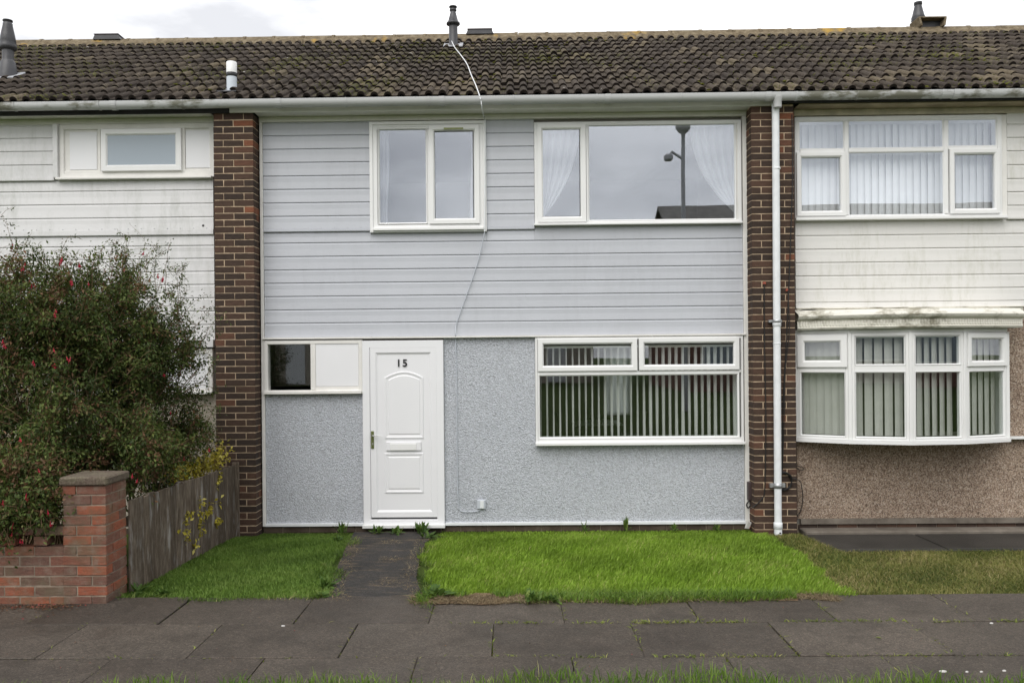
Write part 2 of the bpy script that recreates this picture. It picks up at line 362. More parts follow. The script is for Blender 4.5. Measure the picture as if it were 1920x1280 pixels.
def tri_mesh(name, V, F, mat, attr_t=None, parent=None, smooth=False):
    """big triangle mesh from numpy arrays: V (n,3), F (m,3), one value t per vertex"""
    me = bpy.data.meshes.new(name); V = np.asarray(V, np.float32); F = np.asarray(F, np.int32)
    if parent: V = V - np.array(wl(parent), np.float32)
    me.vertices.add(len(V)); me.vertices.foreach_set('co', V.ravel())
    me.loops.add(F.size); me.loops.foreach_set('vertex_index', F.ravel())
    me.polygons.add(len(F)); me.polygons.foreach_set('loop_start', np.arange(0, F.size, 3, dtype=np.int32))
    me.polygons.foreach_set('loop_total', np.full(len(F), 3, np.int32))
    if smooth: me.polygons.foreach_set('use_smooth', np.ones(len(F), bool))
    me.update(calc_edges=True)
    if attr_t is not None:
        a = me.attributes.new('t', 'FLOAT', 'POINT'); a.data.foreach_set('value', np.asarray(attr_t, np.float32))
    me.materials.append(mat); o = bpy.data.objects.new(name, me); COL.objects.link(o)
    if parent: o.parent = parent
    return o

# ------------------------------------------------------------------ ground
def gz(x, y):
    """height of the ground: the gardens rise from the houses to the pavement"""
    if x > 3.2 and y > -3.4: return -.035 if y >= -1.0 else -.035 + .225 * (-y - 1.0) / 2.4
    if y >= -.1: return 0.0
    if y >= -3.4: return .19 * (-y - .1) / 3.3
    if y >= -5.3: return .19
    if y >= -40: return .19 + .55 * (-5.3 - y) / 14 if y > -19.3 else .74
    return .74
g = MB(); ys = [12, .02, -.1, -.9, -1.0, -1.7, -2.5, -3.4, -5.3, -12, -19.3, -40, -150, -300]; xs = [-300, -60, -12, -6, -3, 0, 3, 3.19, 3.21, 6, 12, 60, 300]
for a in range(len(ys) - 1):
    for b in range(len(xs) - 1):
        q = [(xs[b], ys[a + 1]), (xs[b + 1], ys[a + 1]), (xs[b + 1], ys[a]), (xs[b], ys[a])]
        g.poly([(x, y, gz(x, y) - .012) for x, y in q])
kind(g.build('ground', TURF), 'structure')
g = MB()
for sgn in (1,): g.poly([(-300, 12, -.012), (300, 12, -.012), (300, 300, -.012), (-300, 300, -.012)])
kind(g.build('back_ground', TURF), 'structure')

# pavement: three rows of slabs, each slab its own piece
pave = MB().box(-14, 14, -5.36, -3.36, .10, .178).build('pavement', SOIL); kind(pave, 'structure')
rows = [(-4.03, -3.38, -.571), (-4.68, -4.03, -.126), (-5.33, -4.68, -.571)]
slab_meshes = []
for k in range(4):
    mb = MB(); mb.box(-.4600, .4600, -.3225, .3225, -.05, 0, c=.0035 + .001 * (k % 2)); mb.v = [(p[0] + random.uniform(-.0025, .0025), p[1] + random.uniform(-.0025, .0025), p[2]) for p in mb.v]; slab_meshes.append(mesh_of(mb, 'paving_slab', SLAB))
for ri, (y0, y1, ox) in enumerate(rows):
    for k in range(-7, 8):
        cx = ox + .925 * (k + .5)
        inst('paving_slab', slab_meshes[(k + ri) % 4], (cx + random.uniform(-.003, .003), (y0 + y1) / 2 + random.uniform(-.003, .003), .2 + random.uniform(-.004, .004)),
             pave, (random.uniform(-.005, .005), random.uniform(-.004, .004), random.uniform(-.004, .004)))
# tarmac path to the door, skewed
P_L = [(-1.80, -.06), (-1.72, -.9), (-1.60, -1.9), (-1.50, -2.7), (-1.40, -3.42)]
P_R = [(-.86, -.06), (-.90, -.9), (-.86, -1.9), (-.80, -2.7), (-.66, -3.42)]
g = MB()
for k in range(4):
    q = [P_L[k], P_L[k + 1], P_R[k + 1], P_R[k]]
    g.poly([(x, y, gz(x, y) + .012) for x, y in q])
kind(g.build('path', TARMAC), 'structure')
# bare soil edge where the lawn meets the pavement
g = MB(); e = [(-.70 + k * .03, -3.525 - .018 * math.sin(k * .43) - .014 * math.sin(k * .151 + 1) - .008 * math.sin(k * 1.3) - .085 * math.exp(-((k * .03 - .44) / .3) ** 2)) for k in range(94)]
for k in range(93):
    a, b = e[k], e[k + 1]; g.poly([(a[0], a[1], .205), (b[0], b[1], .205), (b[0], -3.30, .203), (a[0], -3.30, .203)])
kind(g.build('bare_soil_edge', SOIL), 'structure')
# damp concrete strip before the right-hand house
ap = MB().box(3.22, 12, -.99, -.24, -.10, -.022, .005).build('concrete_strip', DAMP); kind(ap, 'structure')
for k in range(4): bx('concrete_slab', DAMP, ap, 3.24 + k * 1.25, 4.47 + k * 1.25, -.97, -.25, -.03, -.012, c=.005)

# ------------------------------------------------------------------ houses
BOUND_L, BOUND_R = -3.10, 2.97           # party walls
EAVE_Y, EAVE_Z, TAN, GA = -.32, 4.905, .545, .275   # roof: eave line, slope, horizontal run per course
NR = 13
HL = thing('terraced_house', 'terraced house on the left with mildewed white boarding and a narrow high window', 'house', (-5.3, 0, 0))
HM = thing('terraced_house', 'middle terraced house with grey painted boarding and a white front door', 'house', (0, 0, 0))
HR = thing('terraced_house', 'terraced house on the right with a bow window over brown pebbledash', 'house', (5.3, 0, 0))

def wall_holes(name, mat, parent, x0, x1, z0, z1, holes, y0, y1):
    xs = sorted({x0, x1, *[v for h in holes for v in h[:2]]}); zs = sorted({z0, z1, *[v for h in holes for v in h[2:]]})
    mb = MB()
    for a in range(len(xs) - 1):
        for b in range(len(zs) - 1):
            cx, cz = (xs[a] + xs[a + 1]) / 2, (zs[b] + zs[b + 1]) / 2
            if any(h[0] < cx < h[1] and h[2] < cz < h[3] for h in holes): continue
            for y in (y0, y1): mb.poly([(xs[a], y, zs[b]), (xs[a + 1], y, zs[b]), (xs[a + 1], y, zs[b + 1]), (xs[a], y, zs[b + 1])])
    for h in holes + [(x0, x1, z0, z1)]:
        r = [(h[0], h[2]), (h[1], h[2]), (h[1], h[3]), (h[0], h[3])]
        for k in range(4):
            a, b = r[k], r[(k + 1) % 4]; mb.poly([(a[0], y0, a[1]), (b[0], y0, b[1]), (b[0], y1, b[1]), (a[0], y1, a[1])])
    return mb.build(name, mat, parent)

def board(parent, mat, x0, x1, z0, z1, Y):
    """one shiplap board: flat face, coved top edge tucked behind the board above"""
    h = z1 - z0; c = min(.024, h * .3); e = random.uniform(-.0012, .0012)
    prof = [(Y + .012, z0 - .004), (Y - .001, z0 - .003), (Y - .003, z0 + .001), (Y + e, z0 + h * .5), (Y - .001, z1 - c), (Y + .004, z1 - c * .62), (Y + .010, z1 - c * .3), (Y + .0115, z1 + .002), (Y + .024, z1 + .002), (Y + .024, z0 - .004)]
    mb = MB(); mb.loft([[(x, y, z) for y, z in prof] for x in (x0, x1)], True, False, True)
    return mb.build('siding_board', mat, parent)
def boards(parent, mat, x0, x1, zlines, Y):
    zl = sorted(zlines)
    for a, b in zip(zl[:-1], zl[1:]): board(parent, mat, x0 + random.uniform(0, .002), x1, a, b, Y)

# window pieces: a frame ring, sashes and panes
def frame_prof(w, y0, depth=.06, bev=.006): return [(0, y0 + depth), (0, y0 + bev), (bev, y0), (w - bev * 1.2, y0), (w, y0 + bev * 2.2), (w, y0 + depth)]
def sash_ring(name, parent, mat, r, w, y0, T=None):
    prof = [(0, y0 + .05), (0, y0 + .004), (.004, y0), (w - .018, y0), (w - .012, y0 + .004), (w, y0 + .016), (w, y0 + .05)]
    mb = MB(); mb.ring(r[0], r[1], r[2], r[3], prof); return mb.build(name, mat, parent, T)
def pane(parent, r, y, mat=None, T=None, name='pane'):
    return MB().box(r[0] - .004, r[1] + .004, y, y + .006, r[2] - .004, r[3] + .004).build(name, mat or GLASS, parent, T)

def ridge_y(): return EAVE_Y + NR * GA + .02
def build_roof(house, x0, x1, left_skirt=False):
    n = round((x1 - x0) / .3); w = (x1 - x0) / n
    RY = ridge_y(); RZ = EAVE_Z + (RY - EAVE_Y) * TAN
    mb = MB()   # the deck under the tiles and the far slope
    o = .05
    mb.poly([(x0, EAVE_Y + .03, EAVE_Z - o), (x1, EAVE_Y + .03, EAVE_Z - o), (x1, RY, RZ - o), (x0, RY, RZ - o)])
    mb.poly([(x0, RY, RZ - o), (x1, RY, RZ - o), (x1, 2 * RY - EAVE_Y, EAVE_Z - o), (x0, 2 * RY - EAVE_Y, EAVE_Z - o)])
    roof = mb.build('roof', DARKW, house)
    th = math.atan(TAN)
    ln = GA / math.cos(th) + .055
    # double-roll tile: profile across, with rounded rolls; lip at its lower end
    prof = []
    for k in range(2):
        b = k * w / 2
        prof += [(b, .0), (b + .040, .0)]
        for j in range(7):
            t = math.pi * j / 6; prof.append((b + .052 + .044 - .044 * math.cos(t), .004 + .044 * math.sin(t)))
    prof.append((w, .0))
    me = []
    for q in range(3):
        mb = MB(); lip = .036
        f_ = [(x, random.uniform(-.003, .003), z) for x, z in prof]
        mb.loft([[(x, -.0 + y, z - lip) for x, y, z in f_], [(x, y, z - .004) for x, y, z in f_], [(x, y + .005, z) for x, y, z in f_], [(x, ln, z) for x, y, z in f_]], False, False)
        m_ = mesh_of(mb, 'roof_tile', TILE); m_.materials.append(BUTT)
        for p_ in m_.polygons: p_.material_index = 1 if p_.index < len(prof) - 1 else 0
        me.append(m_)
    tilt = .085
    for r in range(NR):
        for c in range(n):
            y = EAVE_Y + r * GA; z = EAVE_Z + r * GA * TAN + .018
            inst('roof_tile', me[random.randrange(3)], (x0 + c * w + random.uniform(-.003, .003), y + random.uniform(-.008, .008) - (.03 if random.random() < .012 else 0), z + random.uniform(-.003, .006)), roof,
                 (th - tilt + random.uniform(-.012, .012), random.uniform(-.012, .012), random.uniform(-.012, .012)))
    # cushions of moss sitting on the tile edges
    ico = bmesh.new(); bmesh.ops.create_icosphere(ico, subdivisions=1, radius=1); iv = [v.co.copy() for v in ico.verts]; ico.verts.index_update(); fi = [tuple(v.index for v in f.verts) for f in ico.faces]; ico.free()
    mb = MB(); cl = [(random.uniform(x0, x1), random.randrange(NR)) for _ in range(26)]
    for q in range(230):
        a_, b_ = random.choice(cl); x = a_ + random.gauss(0, .28); r = min(max(b_ + random.choice((-1, 0, 0, 0, 1)), 0), NR - 1)
        if not x0 + .05 < x < x1 - .05: continue
        u = ((x - x0) % (w / 2)) / (w / 2); up_ = .03 if .33 < u < .9 else .008
        y = EAVE_Y + r * GA + random.uniform(.0, .05); z = EAVE_Z + (y - EAVE_Y) * TAN + .018 + up_ + random.uniform(-.004, .004); sz = random.uniform(.008, .024); i = len(mb.v)
        mb.v += [(x + c.x * sz * 1.4 * random.uniform(.8, 1.2), y + c.y * sz, z + c.z * sz * .55) for c in iv]
        mb.f += [tuple(i + k for k in f) for f in fi]; mb.sm += [True] * len(fi)
    kind(mb.build('moss', MOSS, roof), 'stuff')
    # ridge tiles
    mb = MB(); nn = 9; rr = .115
    L_ = .45; cnt = round((x1 - x0) / L_); L_ = (x1 - x0) / cnt
    ring = lambda x, k: [(x, -k * math.cos(t), k * math.sin(t) * .85) for t in (math.pi * (j / (nn - 1)) for j in range(nn))]
    mb.loft([ring(.004, rr), ring(L_ - .05, rr * .985), ring(L_ - .048, rr * 1.06), ring(L_ - .002, rr * 1.06), ring(L_ - .002, rr * .9)], False, True)
    rm = mesh_of(mb, 'ridge_tile', RIDGE)
    for k in range(cnt): inst('ridge_tile', rm, (x0 + k * L_, RY, RZ - .012 + random.uniform(-.004, .004)), roof, (0, random.uniform(-.006, .006), random.uniform(-.004, .004)))
    mb = MB(); pts = []
    m2 = 60
    for k in range(m2 + 1):
        x = x0 + (x1 - x0) * k / m2; j = .012 * math.sin(k * 2.1 + x0) + .008 * math.sin(k * 5.3)
        pts.append([(x, RY - .20 + j, RZ - .10 + j * .3), (x, RY - .175 + j, RZ - .035 + j * .3), (x, RY - .10, RZ + .03)])
    mb.loft(pts, False, True); mb.build('ridge_mortar', RIDGE, roof)
    return roof
ROOF_L = build_roof(HL, BOUND_L - 5.4, BOUND_L)
ROOF_M = build_roof(HM, BOUND_L, BOUND_R)
ROOF_R = build_roof(HR, BOUND_R, BOUND_R + 5.4)
def roof_pt(t, dz=0): return EAVE_Y + t, EAVE_Z + t * TAN + dz

# house bodies behind the facade: floors, party walls and rear walls make the rooms
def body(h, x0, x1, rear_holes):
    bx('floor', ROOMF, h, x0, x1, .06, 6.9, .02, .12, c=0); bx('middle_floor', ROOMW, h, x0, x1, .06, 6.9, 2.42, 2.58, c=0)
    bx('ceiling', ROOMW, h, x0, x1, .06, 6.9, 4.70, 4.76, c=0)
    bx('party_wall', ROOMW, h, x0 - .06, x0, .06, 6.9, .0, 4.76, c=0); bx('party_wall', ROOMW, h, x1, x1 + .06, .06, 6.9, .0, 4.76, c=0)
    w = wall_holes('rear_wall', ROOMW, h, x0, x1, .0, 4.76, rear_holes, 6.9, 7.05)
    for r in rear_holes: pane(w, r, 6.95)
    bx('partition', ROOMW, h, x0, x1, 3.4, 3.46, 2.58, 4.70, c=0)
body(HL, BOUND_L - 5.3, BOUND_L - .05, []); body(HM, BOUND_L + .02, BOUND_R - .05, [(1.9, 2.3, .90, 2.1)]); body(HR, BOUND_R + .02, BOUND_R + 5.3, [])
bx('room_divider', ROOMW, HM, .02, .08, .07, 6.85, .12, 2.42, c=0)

Yf, Ys, Yr = -.035, -.022, -.006        # facing planes: upper boarding, lower boarding, render
# =========================== middle house
zS_top = (Z(496, 226, Yf) + Z(1392, 222, Yf)) / 2
pier_l_in, pier_r_in = X(490, 500, 0), X(1403, 500, 0)
# frieze, soffit, fascia
FASC_Y = EAVE_Y + .075
z_soff = Z(700, 219, 0); z_fas_b = Z(700, 209, FASC_Y)
xm0, xm1 = X(431, 205, FASC_Y), X(1452, 190, FASC_Y)
bx('fascia_board', PVC_OLD, HM, xm0, xm1, FASC_Y - .02, FASC_Y, z_fas_b, EAVE_Z - .02)
bx('soffit', PVC_OLD, HM, pier_l_in - .0, pier_r_in, FASC_Y + .002, -.02, z_soff, z_soff + .012, c=.002)
bx('frieze_board', PVC_OLD, HM, pier_l_in, pier_r_in, -.050, .03, zS_top, z_soff - .002)
# corner boards each side
bx('corner_board', PVC_OLD, HM, pier_l_in + .002, X(496, 500, 0), -.045, .05, Z(490, 985, 0), zS_top - .002)
bx('corner_board', PVC_OLD, HM, X(1392, 500, 0), pier_r_in - .002, -.045, .05, Z(1395, 976, 0), zS_top - .002)
xa0, xa1 = X(496.5, 500, 0), X(1391.5, 500, 0)

WA = rect(694, 911, 228, 434, -.06); WB = rect(1002, 1391, 226.5, 421, -.06)
WC = rect(1004, 1395, 631.5, 833, -.06); WD = rect(680, 832.5, 638, 988, -.06)   # WD: the door
WS = rect(494.5, 679, 638, 738.5, -.06)
def zl(px, pys, Y): return [Z(px, p, Y) for p in pys]
top_l = zl(496, [252.3, 277, 302, 327, 352, 377, 402.5, 428.5], Yf)
pitch = (top_l[0] - top_l[-1]) / 7
zmid = (Z(496, 434.5, Ys) + Z(950, 431.5, Ys)) / 2; zbreak = zmid + .03
up_lines = [zbreak] + [zbreak + pitch * k for k in range(1, 8)] + [zS_top]
boards(HM, SID_G, xa0, WA[0] - .003, up_lines, Yf)
boards(HM, SID_G, WA[1] + .003, WB[0] - .003, up_lines, Yf)
bx('drip_trim', SID_G, HM, xa0, WA[0] - .003, Yf - .010, .02, zmid, zbreak - .004); bx('drip_trim', SID_G, HM, WA[1] + .003, WB[0] - .003, Yf - .010, .02, zmid, zbreak - .004)
zlow = (Z(496, 632, Ys) + Z(1392, 625, Ys)) / 2
low = sorted(zl(496, [455, 480.4, 505.3, 530, 555, 580.2, 605], Ys)); sh = zlow - Z(496, 632, Ys)
low = [zlow] + [v + sh * .5 for v in low]
boards(HM, SID_G, xa0, xa1, low, Ys)
# top course of the lower field runs up to the windows
ztop = low[-1]
boards(HM, SID_G, xa0, WA[0] - .003, [ztop, zmid - .002], Ys); boards(HM, SID_G, WA[1] + .003, WB[0] - .003, [ztop, zmid - .002], Ys)
if WA[2] - .003 > ztop + .02: boards(HM, SID_G, WA[0] - .002, WA[1] + .002, [ztop, WA[2] - .003], Ys)
boards(HM, SID_G, WB[0] - .002, xa1, [ztop, WB[2] - .003], Ys)
bx('drip_trim', PVC_OLD, HM, xa0 - .02, xa1 + .02, Ys - .045, .02, zlow - .024, zlow - .005)
# screws under the upper boarding
for k in range(8):
    x = xa0 + .06 + k * .152
    if x < WA[0] - .03: MB().lathe((x, Yf - .003, zbreak + .012), [(.0035, -.003), (.0035, .003)], 6).build('screw_head', STEEL, HM)
# shell wall behind the boarding and the render fields
wall_holes('wall', ROOMW, HM, pier_l_in, pier_r_in, .0, zS_top + .15, [(w[0] + .03, w[1] - .03, w[2] + .02, w[3] - .02) for w in (WA, WB, WC, WD, WS)], .005, .06)
z_base = (Z(590, 980.5, 0) + Z(1100, 976, 0)) / 2; z_bb = z_base - .034
def roughcast(x0, x1, z0, z1):
    mb = MB(); nx = max(2, int((x1 - x0) / .12)); nz_ = max(2, int((z1 - z0) / .12))
    f_ = lambda a, b: (x0 + (x1 - x0) * a / nx, Yr - .006 + random.uniform(-.0016, .0016), z0 + (z1 - z0) * b / nz_)
    grid = [[f_(a, b) for a in range(nx + 1)] for b in range(nz_ + 1)]
    mb.loft(grid, False, True)
    for row in (grid[0], grid[-1]): mb.loft([row, [(p[0], .004, p[2]) for p in row]], False)
    cl = [r[0] for r in grid]; cr = [r[-1] for r in grid]
    for c_ in (cl, cr): mb.loft([c_, [(p[0], .004, p[2]) for p in c_]], False)
    return mb
zr_top = zlow - .026
roughcast(xa0, WS[1] - .004, z_base, WS[2] - .004).build('roughcast_wall', ROUGH_G, HM)
roughcast(WD[1] + .003, WC[0] - .003, z_base, zr_top).build('roughcast_wall', ROUGH_G, HM)
roughcast(WC[0] - .0025, xa1 - .001, z_base, WC[2] - .004).build('roughcast_wall', ROUGH_G, HM)
bx('bellcast_bead', CABLEW, HM, pier_l_in + .003, WD[0] - .003, -.040, .02, z_bb, z_base); bx('bellcast_bead', CABLEW, HM, WD[1] + .003, pier_r_in - .003, -.040, .02, z_bb, z_base)
pl = bx('plinth', MORTAR_R, HM, pier_l_in, pier_r_in, .0, .06, -.25, z_bb - .002, c=0)
x = pier_l_in + .005
while x < pier_r_in - .05:
    w = min(random.choice([.215, .215, .3]), pier_r_in - x - .004)
    for zz in (0, 1):
        bx('plinth_brick', PLINTH, HM, x + zz * .0, x + w, -.012 + random.uniform(-.003, .003), .03, z_bb - .008 - .075 * (zz + 1) + .008, z_bb - .008 - .075 * zz, c=.004)
    x += w + .01

def window(h, name, r, fw_, mat=PVC, label=None):
    mb = MB(); mb.ring(r[0], r[1], r[2], r[3], frame_prof(fw_, -.055, .11)); o = mb.build(name, mat, h)
    if label: o['label'] = label
    return o
# --- upper middle window
wA = window(HM, 'window', WA, .085, label='square two-light window in the grey boarding')
MB().ring(WA[0] - .006, WA[1] + .006, WA[2] - .006, WA[3] + .004, [(0, .02), (0, -.066), (.003, -.070), (.035, -.070), (.04, -.056)]).build('casing', PVC, wA)
pl_ = rect(713, 798.5, 241, 417, -.03); MB().ring(pl_[0] - .022, pl_[1] + .018, pl_[2] - .022, pl_[3] + .018, [(0, .0), (0, -.058), (.002, -.060), (.006, -.060), (.018, -.04), (.018, .01)]).build('glazing_bead', PVC, wA)
bx('mullion', PVC, wA, pl_[1] + .018, X(805, 330, -.06), -.052, .03, WA[2] + .083, WA[3] - .083)
pane(wA, pl_, -.03, GLASS_UP)
sr = rect(804.5, 899, 234.5, 419.5, -.07); sa = sash_ring('sash', wA, PVC, sr, .063, -.078); pr = rect(816.5, 886, 248, 408.5, -.06); pane(wA, pr, -.055, GLASS_UP)
tv = rect(832, 868.5, 239.5, 242.5, -.08); bx('trickle_vent', BRASS, wA, tv[0], tv[1], -.084, -.075, tv[2], tv[3], c=.001)
bx('sill', PVC, wA, WA[0] + .03, WA[1] - .03, -.10, .0, WA[2] + .012, WA[2] + .04)
# --- upper right window
wB = window(HM, 'window', WB, .05, label='wide upper window with a big fixed light')
pbig = rect(1105, 1377, 233.5, 411, -.04); psm = rect(1018.5, 1086, 244, 404.5, -.06)
sash_ring('sash', wB, PVC, rect(1007.5, 1099, 231.5, 416.5, -.07), .065, -.075); pane(wB, psm, -.05, GLASS_UP)
bx('mullion', PVC, wB, X(1099.5, 320, -.06), pbig[0] - .016, -.062, .03, WB[2] + .045, WB[3] - .045)
MB().ring(pbig[0] - .016, pbig[1] + .016, pbig[2] - .016, pbig[3] + .016, [(0, .0), (0, -.056), (.003, -.058), (.016, -.042), (.016, .01)]).build('glazing_bead', PVC, wB)
bx('jamb_lining', PVC_OLD, wB, pbig[1] + .017, WB[1] - .048, -.05, .03, WB[2] + .045, WB[3] - .045)
pane(wB, pbig, -.035, GLASS_UP)
bx('sill', PVC, wB, WB[0] - .01, WB[1] - .004, -.10, .0, WB[2] - .001, WB[2] + .022)
# --- lower right window
wC = window(HM, 'window', WC, .03, label='wide ground floor window with vertical blinds')
sash_ring('top_sash', wC, PVC, rect(1008.5, 1195, 634.5, 695.5, -.07), .065, -.078); sash_ring('top_sash', wC, PVC, rect(1198, 1386.5, 632.5, 693.5, -.07), .065, -.078)
p1, p2, p3 = rect(1019, 1183, 650, 684.5, -.05), rect(1210, 1374, 647.5, 682.5, -.05), rect(1013, 1382, 703, 817.5, -.05)
for p in (p1, p2, p3): pane(wC, p, -.048)
bx('bottom_rail', PVC, wC, WC[0] + .028, WC[1] - .028, -.054, .03, WC[2] + .025, p3[2] - .02)
bx('transom', PVC, wC, WC[0] + .028, WC[1] - .028, -.056, .03, p3[3] + .02, Z(1200, 695, -.06))
MB().ring(p3[0] - .026, p3[1] + .026, p3[2] - .026, p3[3] + .02, [(0, .0), (0, -.060), (.003, -.062), (.01, -.062), (.022, -.052), (.026, .01)]).build('glazing_bead', PVC, wC)
bx('sill', PVC, wC, WC[0] - .004, WC[1] + .002, -.115, .0, WC[2] - .002, WC[2] + .03)
bx('head_lining', PVC_OLD, wC, WC[0] - .001, WC[1] + .001, -.05, .0, WC[3] + .001, zlow - .026)
# --- window beside the door: dark light and blank panel
wS = window(HM, 'window', WS, .045, PVC_OLD, label='small dark window with a white panel beside the door')
ps = rect(506, 582, 641.5, 723.5, -.05); pb = rect(592, 672, 641.5, 724, -.05); pane(wS, ps, -.04)
bx('mullion', PVC_OLD, wS, ps[1] + .002, pb[0] - .002, -.052, .03, WS[2] + .05, WS[3] - .02); bx('infill_panel', DOORM, wS, pb[0], pb[1], -.046, .0, pb[2], pb[3])
bx('sill', PVC_OLD, wS, WS[0] - .002, WS[1] - .012, -.085, .0, WS[2] + .001, WS[2] + .036)
bx('backing', PVC_OLD, wS, ps[1] + .004, WS[1] - .04, -.042, .0, WS[2] + .036, WS[3] - .03)
# --- front door
def outline(r, arch=0.0, n=14):
    x0, x1, z0, z1 = r; p = [(x0, z0), (x1, z0)]
    if arch <= 0: return p + [(x1, z1), (x0, z1)]
    zs = z1 - arch
    return p + [(x1 + (x0 - x1) * k / n, zs + arch * math.sin(math.pi * k / n) ** .9 * 1.0) for k in range(n + 1)]
door = window(HM, 'front_door', WD, .088, DOORM, label='white panelled front door numbered 15')
lf = rect(694.5, 819, 650.5, 970, -.07)
dl = MB(); pr = [(0, .01), (0, -.050), (.003, -.054), (.062, -.054), (.072, -.046), (.084, -.040)]
dl.ring(lf[0], lf[1], lf[2], lf[3], pr)
dp = (lf[0] + .084, lf[1] - .084, lf[2] + .084, lf[3] - .084)
dl.box(dp[0] - .004, dp[1] + .004, -.0395, .01, dp[2] - .004, dp[3] + .004)
leaf = dl.build('door_leaf', DOORM, door)
def raised(r, arch, inner, arch_in, name):
    mb = MB(); outs = []
    for (dx, y) in ((0, -.039), (.004, -.049), (.012, -.050), (.020, -.046), (.034, -.043), (.044, -.049)):
        f = dx / .044; ro = tuple(a + (b - a) * f for a, b in zip(r, inner)); ar = arch + (arch_in - arch) * f
        outs.append([(x, y, z) for x, z in outline(ro, ar)])
    mb.loft(outs, True, False); mb.poly(outs[-1]); return mb.build(name, DOORM, door)
raised(rect(721, 794, 696, 822, -.05), .07, rect(730, 786, 704.5, 812.5, -.05), .05, 'arched_panel')
raised(rect(721, 794, 849, 924, -.05), 0, rect(730, 786, 857.5, 915, -.05), 0, 'lower_panel')
lb = rect(724, 789.5, 828, 844.5, -.06); bx('letterbox', DOORM, door, lb[0], lb[1], -.058, -.038, lb[2], lb[3], c=.004)
lbf = rect(731.5, 781, 831, 844, -.06); bx('letterbox_flap', PVC, door, lbf[0], lbf[1], -.067, -.056, lbf[2], lbf[3], c=.004)
hp = rect(695.3, 700.8, 808, 841, -.07); ho = bx('door_handle', BRASS, door, hp[0], hp[1], -.066, -.052, hp[2], hp[3], c=.005)
hx, hz = at(698, 816.5, -.09); mb = MB(); mb.tube([(hx, -.06, hz), (hx, -.10, hz), (hx + .01, -.108, hz), (X(715.5, 817, -.1), -.108, hz - .004)], [.008, .008, .007, .0055], 8)
o = mb.build('door_handle', SILVER, door); o['label'] = 'silver lever of the door handle'
kz = Z(698, 832, -.07); MB().box(hx - .006, hx + .006, -.072, -.06, kz - .012, kz + .012, .004).build('keyhole', SILVER, door)
bx('door_sill', PVC, door, WD[0] - .004, WD[1] + .004, -.115, .0, WD[2] - .002, WD[2] + .035)
fc = bpy.data.curves.new('n15', 'FONT'); fc.body = '15'; fc.size = .118; fc.extrude = .004; fc.align_x = 'CENTER'; fc.space_character = 1.22; fc.offset = .0022
to = bpy.data.objects.new('n15', fc); COL.objects.link(to); dg = bpy.context.evaluated_depsgraph_get(); me = bpy.data.meshes.new_from_object(to.evaluated_get(dg)); bpy.data.objects.remove(to)
me.materials.clear(); me.materials.append(NUMBER); nx, nzv = at(753.3, 686.8, -.05)
inst('house_number', me, (nx, -.0455, nzv), door, (R(90), 0, 0))

# =========================== left house
xl1 = X(402.5, 400, 0); xl0 = BOUND_L - 5.3
LWY = -.05
zlb = Z(200, 334, LWY); zlt = (Z(120, 233, LWY) + Z(400, 231, LWY)) / 2
bx('fascia_board', BLACKP, HL, xl0, xm0 - .002, FASC_Y - .02, FASC_Y, Z(300, 214.5, FASC_Y), EAVE_Z - .02)
zsf = Z(200, 224, 0)
bx('soffit', PVC_OLD, HL, xl0, xl1 + .02, FASC_Y + .002, -.02, zsf, zsf + .012)
bx('frieze_board', PVC_OLD, HL, xl0, xl1 + .02, -.045, .03, zlt + .003, zsf - .002)
wxl = X(111, 280, LWY); xtr = X(102, 280, LWY)
bx('corner_board', SID_W, HL, xtr, wxl - .002, -.09, .03, Z(110, 334, LWY), zlt)
zs_ = Z(50, 340, Yf)
lb_ = [zs_ + .035, *[v for v in zl(50, [309, 283.5, 259], Yf)], zlt]
boards(HL, SID_W, xl0, xtr - .002, lb_, Yf - .01); bx('drip_trim', SID_W, HL, xl0, xtr - .002, Yf - .03, .02, zs_, zs_ + .03)
wl_r = (wxl, X(402, 280, LWY), zlb, zlt)
wL = window(HL, 'window', wl_r, .06, PVC_OLD, label='narrow high window with a frosted pane between blank panels')
for l_, r_, t_, b_ in ((131, 182, 248, 318.5), (348.5, 401, 245, 315)):
    q = rect(l_, r_, t_, b_, -.04); bx('infill_panel', DOORM, wL, q[0], q[1], -.044, .0, q[2], q[3], c=.002)
bx('backing', PVC_OLD, wL, wl_r[0] + .05, wl_r[1], -.036, .02, wl_r[2] + .05, wl_r[3] - .05, c=0)
for l_, r_ in ((183.5, 188.5), (341, 347)): bx('mullion', PVC_OLD, wL, X(l_, 280, -.05), X(r_, 280, -.05), -.054, .0, wl_r[2] + .058, wl_r[3] - .058)
for z0_, z1_ in ((wl_r[2] + .05, Z(260, 319.5, -.05)), (Z(260, 242, -.05), wl_r[3] - .05)): bx('rail', PVC_OLD, wL, wl_r[0] + .058, wl_r[1] - .002, -.0525, .0, min(z0_, z1_), max(z0_, z1_))
sash_ring('sash', wL, PVC, rect(189.5, 340, 241.5, 320.5, -.08), .072, -.09); q = rect(200, 328.5, 252, 309.5, -.07); pane(wL, q, -.072, FROST)
bx('sill', PVC_OLD, wL, wxl - .02, xl1, -.11, .0, zlb - .02, zlb + .004)
zbk = Z(200, 432, Ys); zbk2 = Z(200, 442, Ys)
boards(HL, SID_W, xl0, xl1 - .003, [zbk, *zl(200, [408, 382.5, 357.5], Ys), zlb - .022], Yf)
bx('drip_trim', SID_W, HL, xl0, xl1 - .003, Yf - .012, .02, zbk2, zbk - .004)
zlowL = Z(380, 636, Ys)
boards(HL, SID_W, xl0, xl1 - .003, [zlowL, *zl(300, [608, 583, 558, 533, 508.5, 484, 460], Ys), zbk2 - .003], Ys)
bx('drip_trim', SID_W, HL, xl0, xl1, -.09, .02, Z(380, 651, -.06), zlowL - .004)
